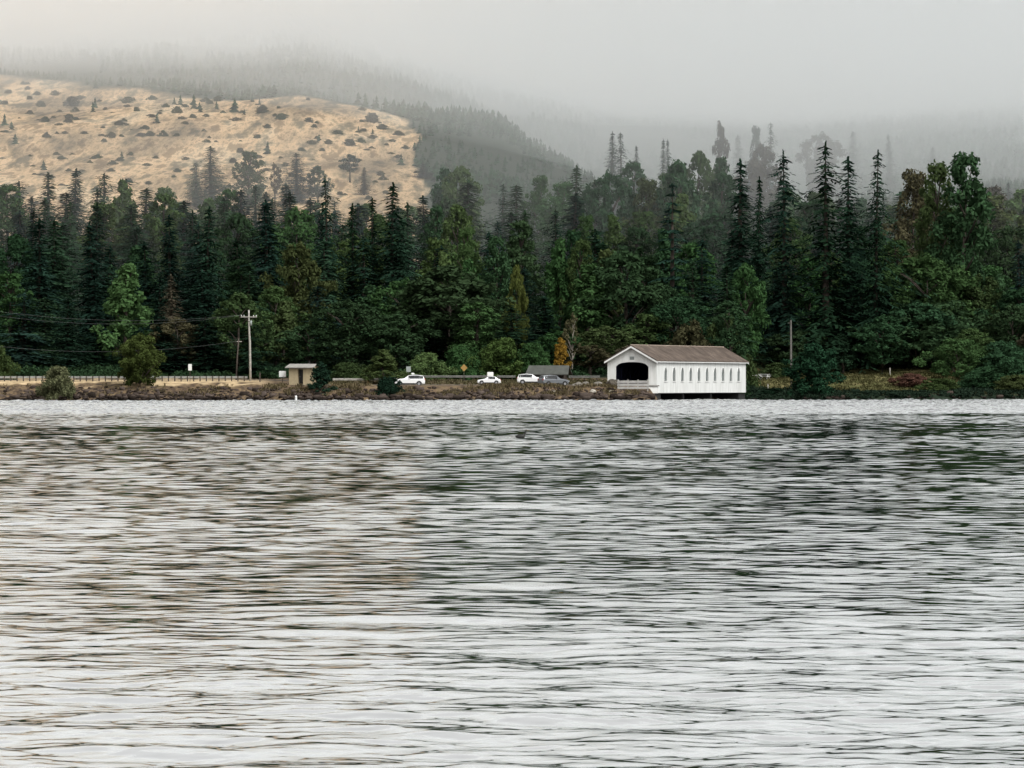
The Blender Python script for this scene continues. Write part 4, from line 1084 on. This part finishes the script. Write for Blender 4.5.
MB().box(-2.6, 2.6, -1.9, -1.7, zt - .22, zt - .003).build('beam', M['dark_wood'], sh)

# ------------------------------------------------------------------ guardrails, poles, wires, signs
def guardrail(px0, px1, d, h, label, step, base=None, postm='dark_wood', railm='steel', rail_h=.34, post_front=True):
    xa, xb = X(px0, d), X(px1, d); root = empty('guardrail', (xa, d, 0), 0, label, 'guardrail', 'guardrails along the shore road')
    L = xb - xa; k = int(L / step); zs = []
    for i in range(k + 1):
        x = i * step; g = ground(xa + x, d) if base is None else base; zs.append((x, g))
        MB().box(x - .08, x + .08, -.16 if post_front else .05, .12, g - .5, g + h * 1.02).build('post', M[postm], root)
    rl = MB(); prof = [(-.05, h - rail_h), (-.11, h - rail_h * .8), (-.05, h - rail_h * .5), (-.11, h - rail_h * .2), (-.05, h)]
    V = []; F = []
    for (x, g) in [(-.5, zs[0][1])] + zs + [(zs[-1][0] + .5, zs[-1][1])]:
        for (y, z) in prof: V.append((x, y, g + z))
        for (y, z) in reversed(prof): V.append((x, y + .05, g + z))
    n = 10
    for i in range(len(V)//n - 1):
        for q in range(n): F.append((i*n+q, i*n+(q+1) % n, (i+1)*n+(q+1) % n, (i+1)*n+q))
    rl.add(V, F).build('rail', M[railm], root)
    return root
guardrail(-46, 246, 811.5, .78, 'long pale guardrail with close dark posts on the left of the road', .96)
guardrail(336, 404, 815, .72, 'short guardrail between the dark bank evergreen and the leftmost car', 1.9, railm='old_wood', post_front=False)
guardrail(424, 486, 823.5, .85, 'guardrail behind the yellow diamond sign', 1.9, railm='dull_steel', post_front=False)
guardrail(572, 606, 819, .95, 'guardrail between the shelter and the bridge', 1.9, railm='dull_steel', post_front=False)
guardrail(500, 522, 823.5, .85, 'short guardrail between the car with roof box and the next white car', 1.9, railm='dull_steel', post_front=False)
p = empty('marker_post', (X(368, 812), 812, ground(X(368, 812), 812)), 0, 'tan wooden post at the guardrail left of the leftmost car', 'post')
MB().box(-.16, .16, -.16, .16, -.4, .95).build('post', M['tan_wood'], p, .02)
MB().box(-.2, .2, -.2, .2, .953, 1.02).build('cap', M['tan_wood'], p, .02)

d = 810.; ux = X(249, d); uz = ground(ux, d)
up = empty('utility_pole', (ux, d, uz), 0, 'tall pale wooden utility pole with a crossarm beside the road', 'utility pole', 'poles along the shore')
ht = Z(310, d) - uz
MB().tube([(.22, 0, -.8), (.18, 0, ht*.28), (.13, 0, ht*.55), (.05, 0, ht*.66), (0, 0, ht*.82), (-.03, 0, ht)], [.19, .175, .16, .15, .14, .12], 10).build('pole', M['old_wood'], up, smooth=True)
za = Z(317, d) - uz
MB().box(-1.25, 1.2, -.20, -.08, za - .07, za + .09).build('crossarm', M['old_wood'], up, .01)
for xx in (-1.15, -.75, .7, 1.1): MB().tube([(xx, -.14, za + .09), (xx, -.14, za + .2), (xx, -.14, za + .3)], [.03, .07, .05], 8).build('insulator', M['sign_white'], up)
br2 = MB()
for sd in (-1, 1): br2.tube([(sd * .75, -.14, za - .07), (0, -.14, za - .75)], .03, 5)
br2.build('brace', M['dark_wood'], up)
MB().tube([(.3, -.1, za - 1.3), (.3, -.1, za - .55)], .17, 10).build('transformer', M['sign_grey'], up, smooth=True)
d2 = 832.; tx = X(236, d2); tz = ground(tx, d2)
tp = empty('utility_pole', (tx, d2, tz), 0, 'thin dark leaning pole left of the tall utility pole', 'utility pole', 'poles along the shore')
MB().tube([(0, 0, -.5), (.18, 0, (Z(338, d2) - tz)*.5), (.42, 0, Z(338, d2) - tz)], [.13, .11, .09], 8).build('pole', M['dark_wood'], tp, smooth=True)
MB().box(.1, .9, -.06, .06, Z(341.5, d2) - tz - .05, Z(341.5, d2) - tz + .05).build('crossarm', M['old_wood'], tp)
d3 = 870.; rx = X(791, d3); rz_ = ground(rx, d3)
rp = empty('utility_pole', (rx, d3, rz_), 0, 'grey wooden pole right of the bridge beside the round evergreen', 'utility pole', 'poles along the shore')
MB().tube([(0, 0, -.5), (.02, 0, 4), (-.02, 0, Z(320, d3) - rz_)], [.2, .18, .14], 10).build('pole', M['grey_wood'], rp, smooth=True)
MB().box(-.5, .0, -.2, -.1, Z(323, d3) - rz_ - .06, Z(323, d3) - rz_ + .06).build('bracket', M['dark_wood'], rp)
def wire(a, b, sag, label):
    pts = []
    for i in range(17):
        t = i / 16; pts.append((a[0] + (b[0]-a[0])*t, a[1] + (b[1]-a[1])*t, a[2] + (b[2]-a[2])*t - sag * 4 * t * (1 - t)))
    tag(MB().tube(pts, .016, 5).build('power_line', M['wire'], None, smooth=True), label, 'power line', 'power lines')
top = (ux - 1.15, d - .14, uz + za + .3)
wire((X(-60, 816), 816, Z(302, 816)), top, 1.7, 'upper power line sagging left from the utility pole crossarm')
wire((X(-60, 816.4), 816.4, Z(306, 816)), (ux - .75, d - .14, uz + za + .3), 2.0, 'second power line sagging left, just under the upper one')
wire((X(-60, 832), 832, Z(338, 832)), (tx + .42, d2, Z(341, d2)), 1.9, 'lower power line sagging left from the thin leaning pole')

def sign(px, py0, py1, basey, d, wpx, mat, label, diamond=False, name='road_sign'):
    x = X(px, d); g = Z(basey, d); root = empty(name, (x, d, g), 0, label, 'sign')
    z0, z1 = Z(py1, d) - g, Z(py0, d) - g; hw = wpx * A * d / 2
    MB().box(-.04, .04, -.03, .03, -.5, (z0 + z1) / 2).build('post', M['dark_wood'], root)
    if diamond:
        c_ = (z0 + z1) / 2; hh = (z1 - z0) / 2
        MB().prism([(-hw, c_), (0, c_ - hh), (hw, c_), (0, c_ + hh)], 'y', -.06, -.032).build('panel', mat, root)
    else: MB().box(-hw, hw, -.06, -.032, z0, z1).build('panel', mat, root, .005)
    return root
sign(190, 364, 370.5, 381, 809, 3.6, M['sign_white'], 'small white road sign on a post behind the guardrail')
sign(282.5, 371, 377, 383, 808, 7, M['sign_white'], 'low white notice board left of the tan hut', name='notice_board')
sign(408.5, 366.5, 372, 385, 812, 4.6, M['sign_grey'], 'plain grey square sign above the leftmost white car')
sign(464, 364, 371.5, 381, 818, 7, M['sign_amber'], 'amber diamond warning sign on a post by the road', True)
for px, hpx, lb in [(260, 9, 'dark stump post right of the tall utility pole'), (890, 7, 'short grey post at the back of the tan meadow'), (768, 9, 'slim grey post at the water edge right of the bridge')]:
    dd = 808 if px < 500 else (896 if px == 890 else 859)
    x = X(px, dd); pr = empty('marker_post', (x, dd, ground(x, dd)), 0, lb, 'post')
    MB().box(-.09, .09, -.09, .09, -.4, hpx * A * dd).build('post', M['dark_wood'] if px == 260 else M['old_wood'], pr, .01)
    MB().prism([(-.11, hpx*A*dd + .003), (.11, hpx*A*dd + .003), (0, hpx*A*dd + .1)], 'y', -.11, .11).build('cap', M['dark_wood'], pr)

# buoy off the bank
dm = 770.; b = empty('marker_buoy', (X(296, dm), dm, 0), 0, 'small white marker buoy standing in the water by the bank', 'buoy')
MB().tube([(0, 0, -.4), (0, 0, .05), (0, 0, .75), (0, 0, .82)], [.17, .17, .15, .10], 12).build('float', M['white'], b, smooth=True)
MB().tube([(0, 0, .46), (0, 0, .54)], .163, 12).build('band', M['sign_grey'], b)

# pale boulders and rocks before the bridge
def boulder_mesh(seed):
    bm = bmesh.new(); bmesh.ops.create_icosphere(bm, subdivisions=3, radius=1); r = random.Random(seed)
    from mathutils import noise
    for v in bm.verts:
        v.co *= 1 + .35 * noise.noise(v.co * 1.3 + Vector((seed, 0, 0))) + .12 * noise.noise(v.co * 3.4 + Vector((0, seed, 0)))
        v.co.z *= .75; v.co.x *= 1.15
    me = bpy.data.meshes.new('boulder'); bm.to_mesh(me); bm.free(); return me
for i, (px, py, sz_, mt, lb) in enumerate([(554, 391, .42, 'pale_concrete', 'pale boulder on the bank below the charcoal SUV'), (593, 390, .48, 'pale_concrete', 'pale boulder on the bank midway between shelter and bridge'),
        (611, 391, .50, 'pale_concrete', 'pale boulder on the bank at the foot of the portal barrier'), (613, 381.5, 1.0, 'dark_wood', 'large dark boulder at the left side of the bridge portal'),
        (578, 384, .7, 'boulder', 'grey boulder right of the charcoal SUV'), (586, 383, .6, 'boulder', 'grey boulder, second right of the charcoal SUV'), (598, 383.5, .75, 'boulder', 'grey boulder left of the large dark boulder')]):
    dd = 791. if py > 388 else 797.
    o = link('boulder', boulder_mesh(i + 3), M[mt] if mt != 'dark_wood' else pmat('dark_rock', (.075, .065, .05), .95, .4, 2, bump=.5))
    x = X(px, dd); o.location = (x, dd, Z(py + (1.5 if mt != 'dark_wood' else 2.5), dd)); o.scale = (sz_, sz_, sz_ * .9); o.rotation_euler = (0, 0, i * 1.7)
    tag(o, lb, 'boulder', 'boulders by the bridge')

# white picnic tables right of the bridge
def picnic(px, d, rz, label):
    x = X(px, d); root = empty('picnic_table', (x, d, ground(x, d)), rz, label, 'picnic table', 'picnic tables by the bridge')
    MB().box(-.95, .95, -.4, .4, .72, .78).build('table_top', M['white'], root)
    for sd in (-1, 1): MB().box(-.95, .95, sd*.75 - .14, sd*.75 + .14, .43, .48).build('bench', M['white'], root)
    for xx in (-.7, .7):
        lg = MB()
        for sd in (-1, 1): lg.tube([(xx, sd * .75, -.1), (xx, sd * .25, .72)], .06, 6)
        lg.box(xx - .04, xx + .04, -.85, .85, .36, .43); lg.build('leg_frame', M['white'], root)
picnic(756, 884, R(12), 'white picnic table nearest the bridge end'); picnic(764, 886, R(-20), 'white picnic table farther right, beside the olive bush')

# the water bird
db = 234.; bd = empty('water_bird', (X(521, db), db, 0.13), 0, 'small dark water bird afloat on the open lake', 'bird')
bm = bmesh.new(); lay = bm.verts.layers.skin.verify()
pts = [((-.26, 0, .07), .03), ((-.16, 0, .07), .075), ((0, 0, .06), .11), ((.12, 0, .08), .085), ((.17, 0, .18), .038), ((.19, 0, .29), .03), ((.22, 0, .35), .042), ((.26, 0, .345), .022)]
vv = []
for co, r_ in pts: v = bm.verts.new(co); v[lay].radius = (r_, r_); vv.append(v)
vv[2][lay].use_root = True
for a_, b_ in zip(vv[:-1], vv[1:]): bm.edges.new((a_, b_))
me = bpy.data.meshes.new('body'); bm.to_mesh(me); bm.free()
ob = link('body', me, M['feather'], bd); md = ob.modifiers.new('skin', 'SKIN'); md.use_smooth_shade = True
sb = ob.modifiers.new('sub', 'SUBSURF'); sb.levels = 2; sb.render_levels = 2
MB().tube([(.26, 0, .345), (.37, 0, .335)], [.016, .004], 6).build('beak', M['beak'], bd)
